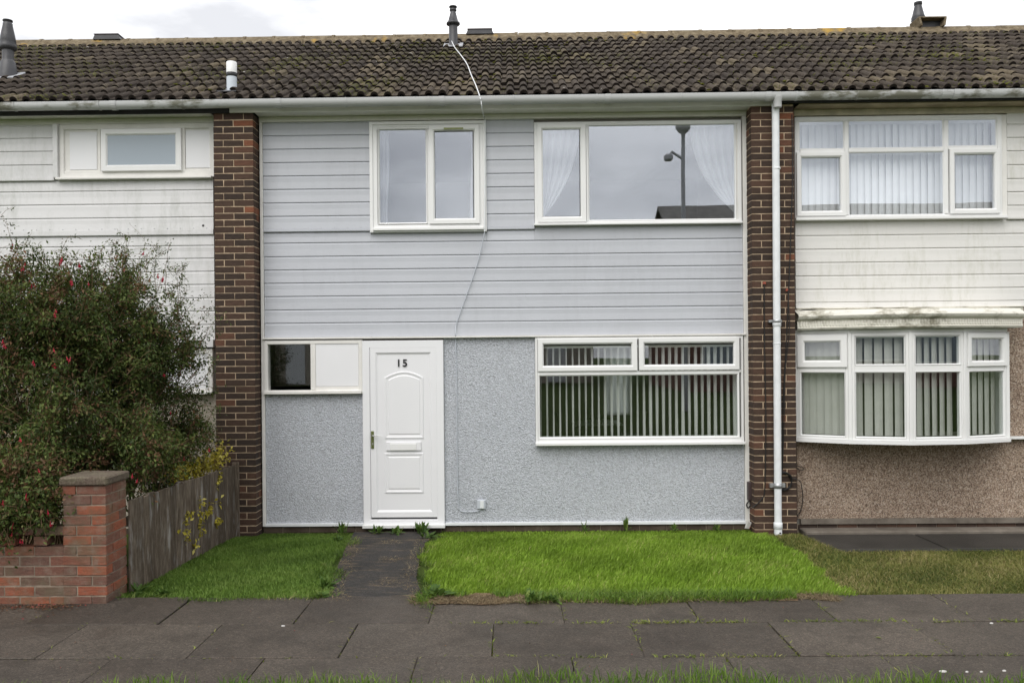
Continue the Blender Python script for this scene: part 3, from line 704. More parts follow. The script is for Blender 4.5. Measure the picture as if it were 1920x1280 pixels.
for k in range(18): MB().lathe((xl1 - .08 - k * .152, Yf - .004, zbk + .012), [(.005, -.004), (.005, .004)], 6).build('screw_head', STEEL, HL)
vx_, vz_ = at(381, 423, Yf); MB().tube([(vx_, Yf - .003, vz_), (vx_, Yf + .02, vz_)], .014, 12).build('overflow_pipe', CABLEB, HL)
wall_holes('wall', ROOMW, HL, xl0, xl1, 0, zlt + .1, [(wl_r[0] + .1, wl_r[1] - .1, wl_r[2] + .06, wl_r[3] - .06)], .005, .06)
q = (X(150, 690, 0), X(402, 690, 0), Z(380, 738, 0), Z(380, 653, -.05))
wl2 = window(HL, 'window', q, .06, PVC_OLD, label='white framed ground floor window behind the shrub'); mid_ = q[0] + (q[1] - q[0]) * .66
bx('infill_panel', DOORM, wl2, mid_, q[1] - .062, -.04, .0, q[2] + .062, q[3] - .062); pane(wl2, (q[0] + .06, mid_ - .03, q[2] + .06, q[3] - .06), -.03)
bx('mullion', PVC_OLD, wl2, mid_ - .03, mid_ - .001, -.05, .0, q[2] + .06, q[3] - .06); bx('sill', PVC_OLD, wl2, q[0] - .03, q[1], -.1, 0, q[2] - .002, q[2] + .03)
roughcast(xl0, q[0] - .002, z_base - .05, q[3]).build('roughcast_wall', ROUGH_C, HL); roughcast(q[0] - .002, xl1, z_base - .05, q[2] - .004).build('roughcast_wall', ROUGH_C, HL)
bx('plinth', PLINTH, HL, xl0, xl1, -.01, .06, -.2, z_base - .052, c=.004)

# =========================== right house
xr0 = X(1490.5, 500, 0); xr1 = BOUND_R + 5.3
bx('fascia_board', BLACKP, HR, xm1 + .002, xr1, FASC_Y - .02, FASC_Y, Z(1700, 191, FASC_Y), EAVE_Z - .02)
zsr = Z(1700, 205, 0)
bx('soffit', simple('stained_soffit', (.30, .25, .17), .8, .2, .35, 4), HR, xr0 - .02, xr1, FASC_Y + .002, -.02, zsr, zsr + .012)
WR = rect(1491, 1880, 216.5, 411, -.06)
bx('frieze_board', simple('stained_frieze', (.52, .47, .38), .8, .2, .25, 5), HR, xr0 - .01, xr1, -.05, .03, WR[3] + .012, zsr - .002)
wR = window(HR, 'window', WR, .06, label='six-pane upper window with closed blinds')
def light(l_, r_, t_, b_, sash=False):
    q = rect(l_, r_, t_, b_, -.05)
    if sash:
        s_ = .058; sash_ring('sash', wR, PVC, (q[0] - s_, q[1] + s_, q[2] - s_, q[3] + s_), s_, -.085)
    else: MB().ring(q[0] - .014, q[1] + .014, q[2] - .014, q[3] + .014, [(0, .0), (0, -.056), (.003, -.058), (.014, -.044), (.014, .01)]).build('glazing_bead', PVC, wR)
    pane(wR, q, -.045, GLASS_UP); return q
qa = light(1494.5, 1581, 228.5, 278); qb = light(1592, 1767, 226, 276); qc = light(1779, 1867, 223, 272.5)
qd = light(1502, 1575, 296, 396, True); qe = light(1593, 1768, 286.5, 403); qf = light(1789, 1863, 290, 391.5, True)
for a, b in (((qa[1] + .014), (qb[0] - .014)), ((qb[1] + .014), (qc[0] - .014))): bx('mullion', PVC, wR, a, b, -.060, .03, WR[2] + .058, WR[3] - .058)
zt0 = (qe[3] + .014, qb[2] - .014); bx('transom', PVC, wR, qb[0] - .012, qb[1] + .012, -.0585, .03, *zt0)
bx('transom', PVC, wR, WR[0] + .058, qa[1] + .012, -.0585, .03, qd[3] + .058, qa[2] - .014); bx('transom', PVC, wR, qc[0] - .012, WR[1] - .058, -.0585, .03, qf[3] + .058, qc[2] - .014)
bx('sill', PVC, wR, WR[0] - .01, WR[1] + .03, -.11, .0, WR[2] - .006, WR[2] + .026)
xq = X(1885, 320, 0)
zq = Z(1900, 411, Yf)
boards(HR, SID_C, xq, xr1, [zq + .03, *zl(1900, [384, 358.6, 334, 308, 282, 257, 232], Yf), zsr - .003], Yf)
bx('corner_board', PVC_OLD, HR, WR[1] + .002, xq - .002, -.04, .03, WR[2] + .03, WR[3]); bx('drip_trim', SID_C, HR, xq - .01, xr1, Yf - .02, .02, zq, zq + .026)
zrb = Z(1700, 575, Ys)
boards(HR, SID_C, xr0, xr1, [zrb, *zl(1600, [565, 540.5, 515.5, 490.5, 465.5, 440], Ys), WR[2] - .008], Ys)
# bow window on its plan
bow_px = [1491.5, 1594, 1708, 1810, 1890]; bow_y = [-.06, -.37, -.54, -.475, -.26]
BW = [(X(p, 720, y), y) for p, y in zip(bow_px, bow_y)]
zb0, zb1 = Z(1700, 827, -.5), Z(1700, 620.5, -.5)
wall_holes('wall', ROOMW, HR, xr0 - .05, xr1, 0, zsr + .1, [(WR[0] + .03, WR[1] - .03, WR[2] + .03, WR[3] - .03), (BW[0][0] + .05, BW[-1][0] - .04, zb0 + .05, zb1 - .03)], .005, .06)
bow = MB()
def fan(z0, z1, off, pts=BW, back=-.02):
    """solid slab following the bow's plan, pushed out by off"""
    out = []
    for k, p in enumerate(pts): out.append((p[0] + off * .25 * (k - 2) / 2, p[1] - off))
    mb = MB(); ring_ = out + [(out[-1][0], back), (out[0][0], back)]
    mb.loft([[(x, y, z0) for x, y in ring_], [(x, y, z1) for x, y in ring_]], True, False, True); return mb
wBow = fan(zb1 - .012, zb1 + .03, -.005).build('bow_window', PVC, HR); wBow['label'] = 'four-light bow window with vertical blinds'
def smooth_plan(n=20, ext=.16):
    xs = np.array([p[0] for p in BW]); ysb = np.array([p[1] for p in BW])
    c = np.polyfit(xs, ysb, 3); xx = np.linspace(xs[0] - .0, xs[-1] + .02, n); return [(float(a), float(min(np.polyval(c, a), -.03))) for a in xx]
SP = smooth_plan()
fan(zb0 - .035, zb0 - .001, .035, BW).build('sill', PVC, wBow)
mb = MB(); mb.box(BW[-1][0] + .0, xr1, -.10, -.012, zb0 - .028, zb0 + .001, .003); mb.build('sill', PVC, wBow)
lights = [[(1504, 1576, 642, 678), (1498, 1586, 695, 813)], [(1610.5, 1698.5, 634.5, 684.5), (1610.5, 1699, 697.5, 815.5)], [(1722.5, 1800, 633, 683.5), (1722.5, 1801, 696, 815)], [(1829, 1877, 639.5, 674.5), (1822.5, 1880, 693.5, 812)]]
zt_top, zt_bot = Z(1650, 684.5, -.5), Z(1650, 697, -.5)
for k in range(4):
    a, b = Vector((*BW[k], 0)), Vector((*BW[k + 1], 0)); d = b - a; L_ = d.length
    T = Matrix.Translation(a) @ Matrix.Rotation(math.atan2(d.y, d.x), 4, 'Z')
    m_ = .018
    MB().ring(m_, L_ - m_, zb0, zb1 - .014, frame_prof(.034, -.0, .07)).build('light_frame', PVC, wBow, T)
    e_ = .034 + m_
    MB().box(m_ + .03, L_ - m_ - .03, .002, .065, zt_bot + .0, zt_top, .003).build('transom', PVC, wBow, T)
    if k in (0, 3):
        sash_ring('sash', wBow, PVC, (e_ - .026, L_ - e_ + .026, zt_top - .022, zb1 - .03), .078 if k == 0 else .062, -.022, T)
        up_ = (e_ + .05, L_ - e_ - .05, zt_top + .055, zb1 - .1)
    else: up_ = (e_ + .012, L_ - e_ - .012, zt_top + .012, zb1 - .062)
    lo_ = (e_ + .010, L_ - e_ - .010, zb0 + .046, zt_bot - .012)
    for q in (up_, lo_):
        if not (q is up_ and k in (0, 3)):
            MB().ring(q[0] - .014, q[1] + .014, q[2] - .014, q[3] + .014, [(0, .05), (0, -.002), (.003, -.005), (.014, .010), (.014, .05)]).build('glazing_bead', PVC, wBow, T)
        pane(wBow, q, .012, None, T)
    MB().box(-m_, m_, -.006, .07, zb0 + .001, zb1 - .013, .004).build('bow_post', PVC, wBow, T)
MB().box(-.018, .018, -.006, .07, zb0 + .001, zb1 - .013, .004).build('bow_post', PVC, wBow, Matrix.Translation((*BW[4], 0)))
MB().box(BW[4][0] - .03, BW[4][0] + .012, BW[4][1] + .05, -.013, zb0, zb1 - .013, .003).build('cheek', PVC, wBow)
# moulded cornice over the bow
zc0 = zb1 + .03
CP = [(x, y) for x, y in SP]
prof = [(.015, 0), (.07, .002), (.085, .022), (.075, .03), (.072, .10), (.095, .108), (.12, .125), (.135, .15), (.125, .168), (.02, .215), (-.5, .232)]
mb = MB(); rings = []
for o_, h_ in prof:
    rings.append([(x + .11 * (k / (len(CP) - 1)) ** 2 * (1 if o_ > 0 else 1), max(min(y - o_, -.012), -1) if o_ > -.4 else -.012, zc0 + h_) for k, (x, y) in enumerate(CP)])
mb.loft(rings, False, False); 
last = [[r[-1] for r in rings]]; mb.poly([r[-1] for r in rings] + [(rings[0][-1][0], -.012, zc0 + .232), (rings[0][-1][0], -.012, zc0)])
m = Mt('stained_cornice'); f = m.ramp(m.math('MULTIPLY', m.noise(7, 6, .7, m.pos((1, 1, 2.0))), m.noise(2, 4)), [(.24, 0.0), (.36, .8)])
m.color(m.mix(f, (.72, .70, .63), (.20, .18, .12))).set(.7, .3).bump(m.noise(40, 4), .004); CORN = m.m
mb.build('cornice', CORN, HR)
mb = MB()   # row of small flutes round the cornice
tot = 0; step = .032
acc = [0]
PB = [(x + .11 * (k / (len(CP) - 1)) ** 2, y - .074) for k, (x, y) in enumerate(CP)]
for a, b in zip(PB[:-1], PB[1:]): acc.append(acc[-1] + math.hypot(b[0] - a[0], b[1] - a[1]))
s_ = .012
while s_ < acc[-1] - .02:
    k = max(i for i in range(len(acc)) if acc[i] <= s_); k = min(k, len(PB) - 2); f = (s_ - acc[k]) / (acc[k + 1] - acc[k])
    x = PB[k][0] + (PB[k + 1][0] - PB[k][0]) * f; y = PB[k][1] + (PB[k + 1][1] - PB[k][1]) * f
    mb.box(x - .011, x + .011, y - .008, y + .01, zc0 + .036, zc0 + .095, .004); s_ += step
kind(mb.build('cornice_flutes', CORN, HR), 'stuff')
zfb = Z(1700, 577, -.05)
bx('fascia_strip', CORN, HR, xr0, X(1919, 590, -.05), -.055, .0, zc0 + .10, zrb - .006)
# moss line on the ledge over the fascia strip
bx('ledge', CORN, HR, xr0, X(1919, 590, -.05), -.075, -.02, zrb - .014, zrb - .004)
zpb, zpt = Z(1700, 970, 0), zb0 - .03
xe = BW[-1][0]
roughcast(xr0, xr1, zpb, zb0 - .03).build('pebbledash_wall', PEB_B, HR); roughcast(xe - .02, xr1, zb0 + .003, zrb - .016).build('pebbledash_wall', PEB_B, HR)
bx('bellcast_bead', CONC, HR, xr0 + .03, xr1, -.035, .03, Z(1700, 980.5, 0), zpb - .001)
bx('plinth', MORTAR_R, HR, xr0, xr1, -.0, .06, -.2, Z(1700, 981, 0), c=0)
x = xr0 + .01; zt_ = Z(1700, 981.5, 0)
while x < xr1 - .2:
    bx('plinth_brick', BRICK_D, HR, x, x + .215, -.012, .03, zt_ - .066, zt_ - .002, c=.004); x += .225
bx('concrete_ledge', CONC, HR, xr0 + .02, xr1, -.23, .0, -.1, .016, c=.010)

# ------------------------------------------------------------------ brick piers between the houses
def brick_mesh(l, d, h, mat, q=3):
    out = []
    for k in range(q):
        mb = MB(); mb.box(-l / 2, l / 2, -d / 2, d / 2, -h / 2, h / 2, .0025)
        mb.v = [tuple(c + random.uniform(-.0016, .0016) for c in p) for p in mb.v]; out.append(mesh_of(mb, 'brick', mat))
    return out
BH, BJ = .065, .010
def pier(label, x0, x1, y0, y1, z0, z1, pat):
    p = thing('brick_pier', label, 'brick pier', ((x0 + x1) / 2, (y0 + y1) / 2, z0))
    MB().box(x0 + .0048, x1 - .0048, y0 + .0048, y1, z0, z1).build('mortar', MORTAR, p)
    w = x1 - x0; full = (w - .01) / 2; hd = .1025; dep = y1 - y0
    ms = {}
    def put(cx, cy, cz, l, d):
        k = (round(l, 3), round(d, 3))
        if k not in ms: ms[k] = brick_mesh(l, d, BH, BRICK_D)
        inst('brick', random.choice(ms[k]), (cx + random.uniform(-.0015, .0015), cy + random.uniform(-.0015, .0015), cz), p, (0, random.uniform(-.006, .006), random.uniform(-.003, .003)))
    n = int((z1 - z0) / (BH + BJ)); z = z0 + .02
    for k in range(n + 1):
        cz = z + k * .075 + BH / 2
        if cz + BH / 2 > z1 + .012: break
        if k % 2:
            for sx in (-1, 1):
                put((x0 + x1) / 2 + sx * (full / 2 + .005), y0 + hd / 2, cz, full, hd)
                l2 = dep - hd - .01
                put(x0 + hd / 2 if sx < 0 else x1 - hd / 2, y0 + hd + .01 + l2 / 2, cz, hd, l2)
        else:
            cl = w - 2 * hd - .02
            put(x0 + hd / 2, y0 + .1075, cz, hd, .215); put(x1 - hd / 2, y0 + .1075, cz, hd, .215)
            if pat and cl > .23:
                put((x0 + x1) / 2 - cl / 4 - .0025, y0 + hd / 2, cz, cl / 2 - .005, hd); put((x0 + x1) / 2 + cl / 4 + .0025, y0 + hd / 2, cz, cl / 2 - .005, hd)
            else: put((x0 + x1) / 2, y0 + hd / 2, cz, cl, hd)
    return p
PY = -.24
plx0, plx1 = X(402.5, 500, PY), X(476.5, 500, PY); prx0, prx1 = X(1410.5, 500, PY), X(1490.5, 500, PY)
pier('dark brown brick pier between the white left house and the grey middle house', plx0, plx1, PY, .0, -.12, z_fas_b - .002, False)
pier('dark brown brick pier behind the white downpipe', prx0, prx1, PY, .0, -.12, Z(1450, 196, PY), True)

# ------------------------------------------------------------------ gutter and downpipe
GY, GZ = EAVE_Y - .045, None
gz_l, gz_m, gz_r = Z(200, 206, GY), Z(960, 198, GY), Z(1700, 183.5, GY)
GZb = (gz_l + gz_m + gz_r) / 3
gut = thing('gutter', 'long grey-white half-round gutter running along the eaves of all three houses', 'gutter', (0, GY, GZb))
def gut_run(x0, x1, mat):
    mb = MB(); n = 9; r = .056
    ring = lambda x, r: [(x, GY - r * math.cos(t), GZb + r + .030 - r * math.sin(t) * 1.0 - .030) for t in (math.pi * j / (n - 1) for j in range(n))]
    top = lambda x: [(x, GY - r, GZb + r + .026)] + [(x, GY - r * math.cos(t), GZb + r - r * math.sin(t)) for t in (math.pi * j / (n - 1) for j in range(n))] + [(x, GY + r, GZb + r + .026)]
    inn = lambda x: [(p[0], GY + (p[1] - GY) * .93, GZb + r + (p[2] - GZb - r) * .93 + .004) for p in top(x)]
    mb.loft([top(x0), top(x1)], False, True); mb.loft([inn(x0), inn(x1)], False, True); mb.loft([top(x0), inn(x0)], False); mb.loft([top(x1), inn(x1)], False)
    for e_ in (0, -1):
        mb.poly([top(x0)[e_], top(x1)[e_], inn(x1)[e_], inn(x0)[e_]])
    return mb.build('gutter_length', mat, gut)
gut_run(BOUND_L - 5.4, xm0 + .1, GUT_S); gut_run(xm0 + .1, xm1 + .02, GUT_M); gut_run(xm1 + .02, BOUND_R + 5.4, GUT_S)
def gut_band(x, w, t, name, mat):
    n = 9; r = .058 + t; mb = MB()
    pr = lambda x, r: [(x, GY - r, GZb + .056 + .028)] + [(x, GY - r * math.cos(a), GZb + .056 - r * math.sin(a)) for a in (math.pi * j / (n - 1) for j in range(n))] + [(x, GY + r, GZb + .056 + .028)]
    mb.loft([pr(x, r - t), pr(x, r), pr(x + w, r), pr(x + w, r - t)], False, False); return mb.build(name, mat, gut)
for px in (28, 186, 342, 648, 803, 961, 1117, 1274, 1408, 1490, 1604, 1763, 1925): gut_band(X(px, 190, GY), .018, .004, 'gutter_bracket', GUT_S if px < 420 or px > 1460 else GUT_M)
for px in (210, 518, 824, 1134, 1434, 1785): gut_band(X(px, 190, GY), .06, .006, 'gutter_joint', GUT_M)
xd, xdb = X(1456, 400, -.30), X(1459, 990, -.30); pr_ = .040; YD = PY - .058
dpp = thing('downpipe', 'white round downpipe fixed to the right-hand brick pier', 'drainpipe', (xd, YD, .1))
zg = Z(1456, 1008, YD)
MB().tube([(xd, YD, GZb - .02), (xdb, YD, zg + .16)], pr_ , 16).build('pipe', CABLEW, dpp)
MB().lathe((xd, GY, GZb - .075), [(.044, 0), (.046, .01), (.046, .07), (.062, .10), (.062, .12)], 16).build('outlet', GUT_M, dpp)
MB().lathe((xd, YD, Z(1456, 200, YD)), [(.040, 0), (.046, .004), (.046, .075), (.041, .08)], 16).build('collar', CABLEW, dpp)
MB().lathe((xd + .003, YD, Z(1456, 318, YD)), [(.040, 0), (.045, .004), (.045, .02), (.040, .024)], 16).build('collar', CABLEW, dpp)
MB().lathe((xd + (xdb - xd) * .55, YD, Z(1456, 645, YD)), [(.040, 0), (.043, .004), (.043, .012), (.040, .016)], 16).build('collar', CABLEW, dpp)
MB().lathe((xd + (xdb - xd) * .52, YD, Z(1456, 612, YD)), [(.040, 0), (.046, .004), (.046, .055), (.041, .06)], 16).build('collar', CABLEW, dpp)
for py, w in ((602, .036), (910, .055)):
    zc = Z(1457, py, YD); f_ = (py - 190) / 800; xc = xd + (xdb - xd) * f_
    o = MB().lathe((xc, YD, zc - w / 2), [(.041, 0), (.048, .002), (.048, w - .002), (.041, w)], 16); o.box(xc - .085, xc + .085 if py > 700 else xc + .06, YD + .0, YD + .05, zc - w / 2 + .004, zc + w / 2 - .004, .003); o.build('pipe_clip', STEEL, dpp)
MB().lathe((xdb, YD, zg + .1), [(.040, 0), (.048, .004), (.048, .07), (.041, .075)], 16).build('collar', CABLEW, dpp)
MB().tube([(xdb, YD, zg + .17), (xdb, YD, zg + .03), (xdb + .006, YD - .02, zg - .06)], .043, 16).build('shoe', CABLEW, dpp)
bx('bracket_mark', BLACKPL, dpp, xdb - .0, xdb + .02, YD - .046, YD - .04, zg + .055, zg + .07, c=.001)

# ------------------------------------------------------------------ flues and vents on the roof
def flue(px, t, h, r, cowl, label, flash, base=None):
    y, z = roof_pt(t); x = px
    f = thing('flue_pipe', label, 'flue', (x, y, z))
    mb = MB(); mb.lathe((x, y, z), [(r * 1.25, -.1), (r * 1.25, .02), (r, .05), (r, h * .55)]); mb.build('pipe', FLUE, f)
    mb = MB(); mb.lathe((x, y, z + h * .5), [(q * r, k * h * .5) for q, k in cowl], 20); mb.build('cowl', FLUE, f)
    th = math.atan(TAN); T = Matrix.Translation((x, y, z + .045)) @ Matrix.Rotation(th, 4, 'X')
    if base: MB().lathe((x, y, z), [(r * base, -.16), (r * base, .0), (r * base * .93, .06), (r * 1.3, .2), (r * 1.05, .23)], 20).build('weather_collar', FLUE, f)
    mb = MB(); mb.box(-flash, flash, -flash * 1.1, flash, -.012, .006, .004); mb.build('flashing', LEAD, f, T)
    return f
cw1 = [(1.0, 0), (1.0, .10), (1.55, .12), (1.55, .2), (1.25, .22), (.62, .72), (.62, .76), (.8, .78), (.8, .86), (.6, .87), (.6, .93), (.9, .94), (.9, 1.0)]
cw2 = [(1.0, -.04), (1.45, .0), (1.5, .12), (1.3, .2), (1.42, .26), (1.2, .5), (.85, .82), (.85, .88), (.72, .9), (.72, .94), (.86, .95), (.86, 1.0)]
y_, z_ = roof_pt(2.94); flue(X(850, 80, y_), 2.94, .60, .064, cw1, 'slim dark grey flue with a flanged cowl on the middle roof', .14)
y_, z_ = roof_pt(1.25); flue(X(15, 100, y_), 1.25, .74, .068, cw2, 'dark grey flue with a wide weather collar at the left end of the roof', .16, 1.75)
# flue beyond the ridge
yb = ridge_y() + .55; xb = X(1721.5, 20, yb); zb_ = Z(1721, 5, yb)
f = thing('flue_pipe', 'grey flue cowl rising behind the ridge near the right-hand end', 'flue', (xb, yb, zb_ - 1.1))
MB().lathe((xb, yb, zb_ - 1.1), [(.07, 0), (.07, .8)]).build('pipe', FLUE, f); MB().lathe((xb, yb, zb_ - .34), [(.09, 0), (.105, .02), (.095, .04), (.108, .055), (.095, .075), (.105, .09), (.09, .13), (.055, .28), (.055, .295), (.062, .30), (.062, .34)]).build('cowl', FLUE, f)
def ridge_vent(px, py, w, hgt, label, legs=False):
    y = ridge_y(); x = X(px, py, y); z = EAVE_Z + (y - EAVE_Y) * TAN + .075
    v = thing('ridge_vent', label, 'roof vent', (x, y, z))
    if legs:
        MB().box(x - w / 2, x + w / 2, y - .15, y + .15, z + hgt - .02, z + hgt, .004).build('cap', RIDGE, v)
        for s in (-1, 1):
            mb = MB(); mb.loft([[(x + s * w * .5, y - .15, z + hgt - .018), (x + s * w * .5, y + .15, z + hgt - .018), (x + s * (w * .5 - .03), y + .15, z + hgt - .018), (x + s * (w * .5 - .03), y - .15, z + hgt - .018)], [(x + s * w * .62, y - .16, z - .02), (x + s * w * .62, y + .16, z - .02), (x + s * (w * .62 - .03), y + .16, z - .02), (x + s * (w * .62 - .03), y - .16, z - .02)]] if False else [[(x + s * w * .5, y - .15, z + hgt - .018), (x + s * w * .5, y + .15, z + hgt - .018), (x + s * (w * .5 - .03), y + .15, z + hgt - .018), (x + s * (w * .5 - .03), y - .15, z + hgt - .018)], [(x + s * w * .44, y - .16, z - .02), (x + s * w * .44, y + .16, z - .02), (x + s * (w * .44 - .03), y + .16, z - .02), (x + s * (w * .44 - .03), y - .16, z - .02)]], True, False, True)
            mb.build('side', RIDGE, v)
        MB().box(x - w * .42, x + w * .42, y - .02, y + .02, z - .02, z + hgt - .02).build('baffle', FLUE, v)
    else:
        mb = MB(); mb.loft([[(x - w / 2 - .03, y - .12, z - .03), (x + w / 2 + .03, y - .12, z - .03), (x + w / 2 + .03, y + .12, z - .03), (x - w / 2 - .03, y + .12, z - .03)], [(x - w / 2, y - .12, z + hgt - .012), (x + w / 2, y - .12, z + hgt - .012), (x + w / 2, y + .12, z + hgt - .012), (x - w / 2, y + .12, z + hgt - .012)]], True, False, True)
        mb.build('body', FLUE, v); MB().box(x - w / 2 - .01, x + w / 2 + .01, y - .13, y + .13, z + hgt - .01, z + hgt + .004, .003).build('cap', BROWNBOX, v)
ridge_vent(206, 74, .36, .05, 'low dark ridge vent at the left end of the roof'); ridge_vent(900, 63, .36, .045, 'low dark ridge vent just right of the middle flue')
ridge_vent(1740, 42, .42, .12, 'open box vent on the ridge beside the right-hand flue', True)
# white plastic vent
y_, z_ = roof_pt(.32); xv = X(434.5, 150, y_); v = thing('vent_pipe', 'short white plastic vent pipe with a black band low on the roof', 'vent pipe', (xv, y_, z_))
MB().lathe((xv, y_, z_), [(.058, -.1), (.058, .22)]).build('pipe', simple('bluish_plastic', (.55, .60, .66), .4, .4, .06, 8), v); MB().lathe((xv, y_, z_), [(.0595, .22), (.0595, .345), (.055, .35)]).build('upper_pipe', PVC, v); MB().lathe((xv, y_, z_), [(.058, .178), (.061, .18), (.061, .222), (.0585, .226)]).build('band', BLACKPL, v)
th = math.atan(TAN); MB().box(-.12, .10, -.10, .12, -.006, .004, .002).build('flashing', FLUE, v, Matrix.Translation((xv - .03, y_, z_ + .035)) @ Matrix.Rotation(th, 4, 'X'))

# ------------------------------------------------------------------ cables
def cable(name, label, pts, r, mat, smooth=True, n=6):
    P = [Vector(p) for p in pts]
    if smooth and len(P) > 2:
        out = []
        for k in range(len(P) - 1):
            p0, p1, p2, p3 = P[max(k - 1, 0)], P[k], P[k + 1], P[min(k + 2, len(P) - 1)]
            for j in range(5):
                t = j / 5; out.append(.5 * ((2 * p1) + (p2 - p0) * t + (2 * p0 - 5 * p1 + 4 * p2 - p3) * t * t + (3 * p1 - p0 - 3 * p2 + p3) * t ** 3))
        P = out + [P[-1]]
    c = P[len(P) // 2]; o = MB().tube(P, r, n).build(name, mat); return tag(o, label, 'cable')
def rp(px, py, off=.06):
    """point on the roof seen at px, py"""
    lo, hi = 0., 3.7
    for _ in range(40):
        t = (lo + hi) / 2; y, z = roof_pt(t)
        if Z(px, py, y) > z: lo = t
        else: hi = t
    y, z = roof_pt(t); return (X(px, py, y), y - off * .45, z + off)
rc = [rp(845.5, 87, .10), rp(852, 97), rp(864, 113), rp(876, 131), rp(884, 152), rp(893, 173)]
rc += [(X(901, 184, GY - .07), GY - .07, Z(901, 186, GY - .07)), (X(904, 203, GY - .03), GY - .03, Z(904, 205, GY - .03)), (X(907, 216, -.1), -.09, Z(907, 218, -.09)), (X(909.5, 232, -.085), -.085, Z(909.5, 232, -.085)), (X(909.5, 330, -.085), -.085, Z(909.5, 330, -.085)), (X(909, 434, -.085), -.085, Z(909, 434, -.085))]
rcb = [rc[-1]] + [(X(a, b, -.04), -.042, Z(a, b, -.04)) for a, b in ((899, 480), (881, 535), (862, 588), (855, 610))]
yl = len(rc)
cable('aerial_cable', 'thin white aerial cable running from the flue down the roof to the square window', rc, .0062, CABLEW)
rc2 = rcb + [(X(854, 628, -.07), -.075, Z(854, 628, -.07))] + [(X(a, b, -.02), -.026, Z(a, b, -.02)) for a, b in ((854.5, 640), (857, 740), (857, 820), (858, 900), (860, 945), (864, 957), (880, 959), (897, 957), (902, 952))]
cable('wall_cable', 'grey painted cable slanting down the boarding and roughcast wall right of the door', rc2, .0055, CABLEG)
jb = rect(894.5, 910.5, 937, 953.5, -.04); o = thing('junction_box', 'small grey junction box low on the roughcast wall right of the door', 'junction box', ((jb[0] + jb[1]) / 2, -.02, jb[2]))
bx('box', CABLEG, o, jb[0], jb[1], -.045, -.012, jb[2], jb[3], c=.004); bx('cover', CABLEW, o, jb[0] + .035, jb[1] - .02, -.058, -.044, jb[2] + .006, jb[3] - .004, c=.003)
pc = PY - .012
cable('black_cable', 'black cable down the right-hand pier between grey house and downpipe', [(X(a, b, pc), pc, Z(a, b, pc)) for a, b in ((1433, 532), (1433, 600), (1434.5, 700), (1436, 800), (1434, 915), (1428, 935), (1415, 948), (1407, 953))], .006, CABLEB)
cable('black_cable', 'pair-leading black cable right of the downpipe from eaves to cable coil', [(X(a, b, pc), pc, Z(a, b, pc)) for a, b in ((1485, 215), (1486, 330), (1483, 430), (1479, 540), (1474, 650), (1468, 760), (1467, 860), (1466, 890))], .006, CABLEB)
cable('black_cable', 'black cable right of the downpipe starting below a red plug on the pier', [(X(a, b, pc), pc, Z(a, b, pc)) for a, b in ((1477, 545), (1480, 620), (1472, 700), (1470, 800), (1467, 880))], .0045, CABLEB)
for a, b, lb_ in ((1433, 531, 'red plug in the pier left of the downpipe'), (1476, 544, 'red plug in the pier right of the downpipe')): tag(bx('wall_plug', simple('terracotta_plug', (.3, .07, .04), .7), None, X(a, b, PY) - .018, X(a, b, PY) + .018, PY - .012, PY + .01, Z(a, b, PY) - .015, Z(a, b, PY) + .015, c=.005), lb_, 'wall plug')
cx, cz = at(1468, 903, YD - .02); cyl = []
for k in range(4):
    for j in range(20):
        a = 2 * math.pi * j / 20; rr = .098 + .006 * math.sin(k * 2.1 + a); cyl.append((cx + .02 + rr * math.cos(a), YD + .048 + .006 * math.sin(a * 2 + k) - k * .006, cz + rr * math.sin(a)))
cable('cable_coil', 'coil of black cable looped behind the downpipe clip', cyl, .007, CABLEB, False)
cable('black_cable', 'loose black cable looping from the coil onto the brown pebbledash', [(X(a, b, -.1), y, Z(a, b, -.1)) for a, b, y in ((1478, 892, PY - .02), (1490, 897, PY - .03), (1502, 912, -.12), (1508, 935, -.05), (1505, 958, -.04), (1497, 972, -.04), (1496, 990, -.04))], .005, CABLEB)
cable('black_cable', 'thin black cable stub curling below the bow window sill', [(X(a, b, -.05), -.05, Z(a, b, -.05)) for a, b in ((1492, 838), (1489, 860), (1492, 872), (1500, 874), (1508, 878), (1502, 881), (1494, 877))], .0045, CABLEB)
cable('black_cable', 'sagging black cable slung across the board over the bow window', [(X(a, b, y), y, Z(a, b, y)) for a, b, y in ((1490, 589, -.07), (1500, 583, -.065), (1518, 581, -.065), (1560, 584, -.07), (1620, 586, -.075), (1690, 588, -.075), (1740, 586, -.075), (1790, 588, -.075), (1850, 592, -.075), (1890, 590, -.08), (1930, 586, -.08))], .0055, CABLEB)
q = rect(1402, 1411.5, 903, 938, -.09); o = thing('meter_box', 'small brown cable box at the foot of the right-hand pier', 'cable box', ((q[0] + q[1]) / 2, -.07, q[2]))
bx('box', BROWNBOX, o, q[0], q[1], -.12, -.045, q[2], q[3], c=.006); bx('cover', BROWNBOX, o, q[0] + .006, q[1] - .006, -.127, -.119, q[2] + .01, q[3] - .01, c=.003)
cable('black_cable', 'black cable dropping from the brown box to the ground', [(X(a, b, -.09), -.09, Z(a, b, -.09)) for a, b in ((1405, 938), (1400, 945), (1403, 952), (1409, 945), (1411, 960), (1409, 985), (1410, 1003))], .008, CABLEB)

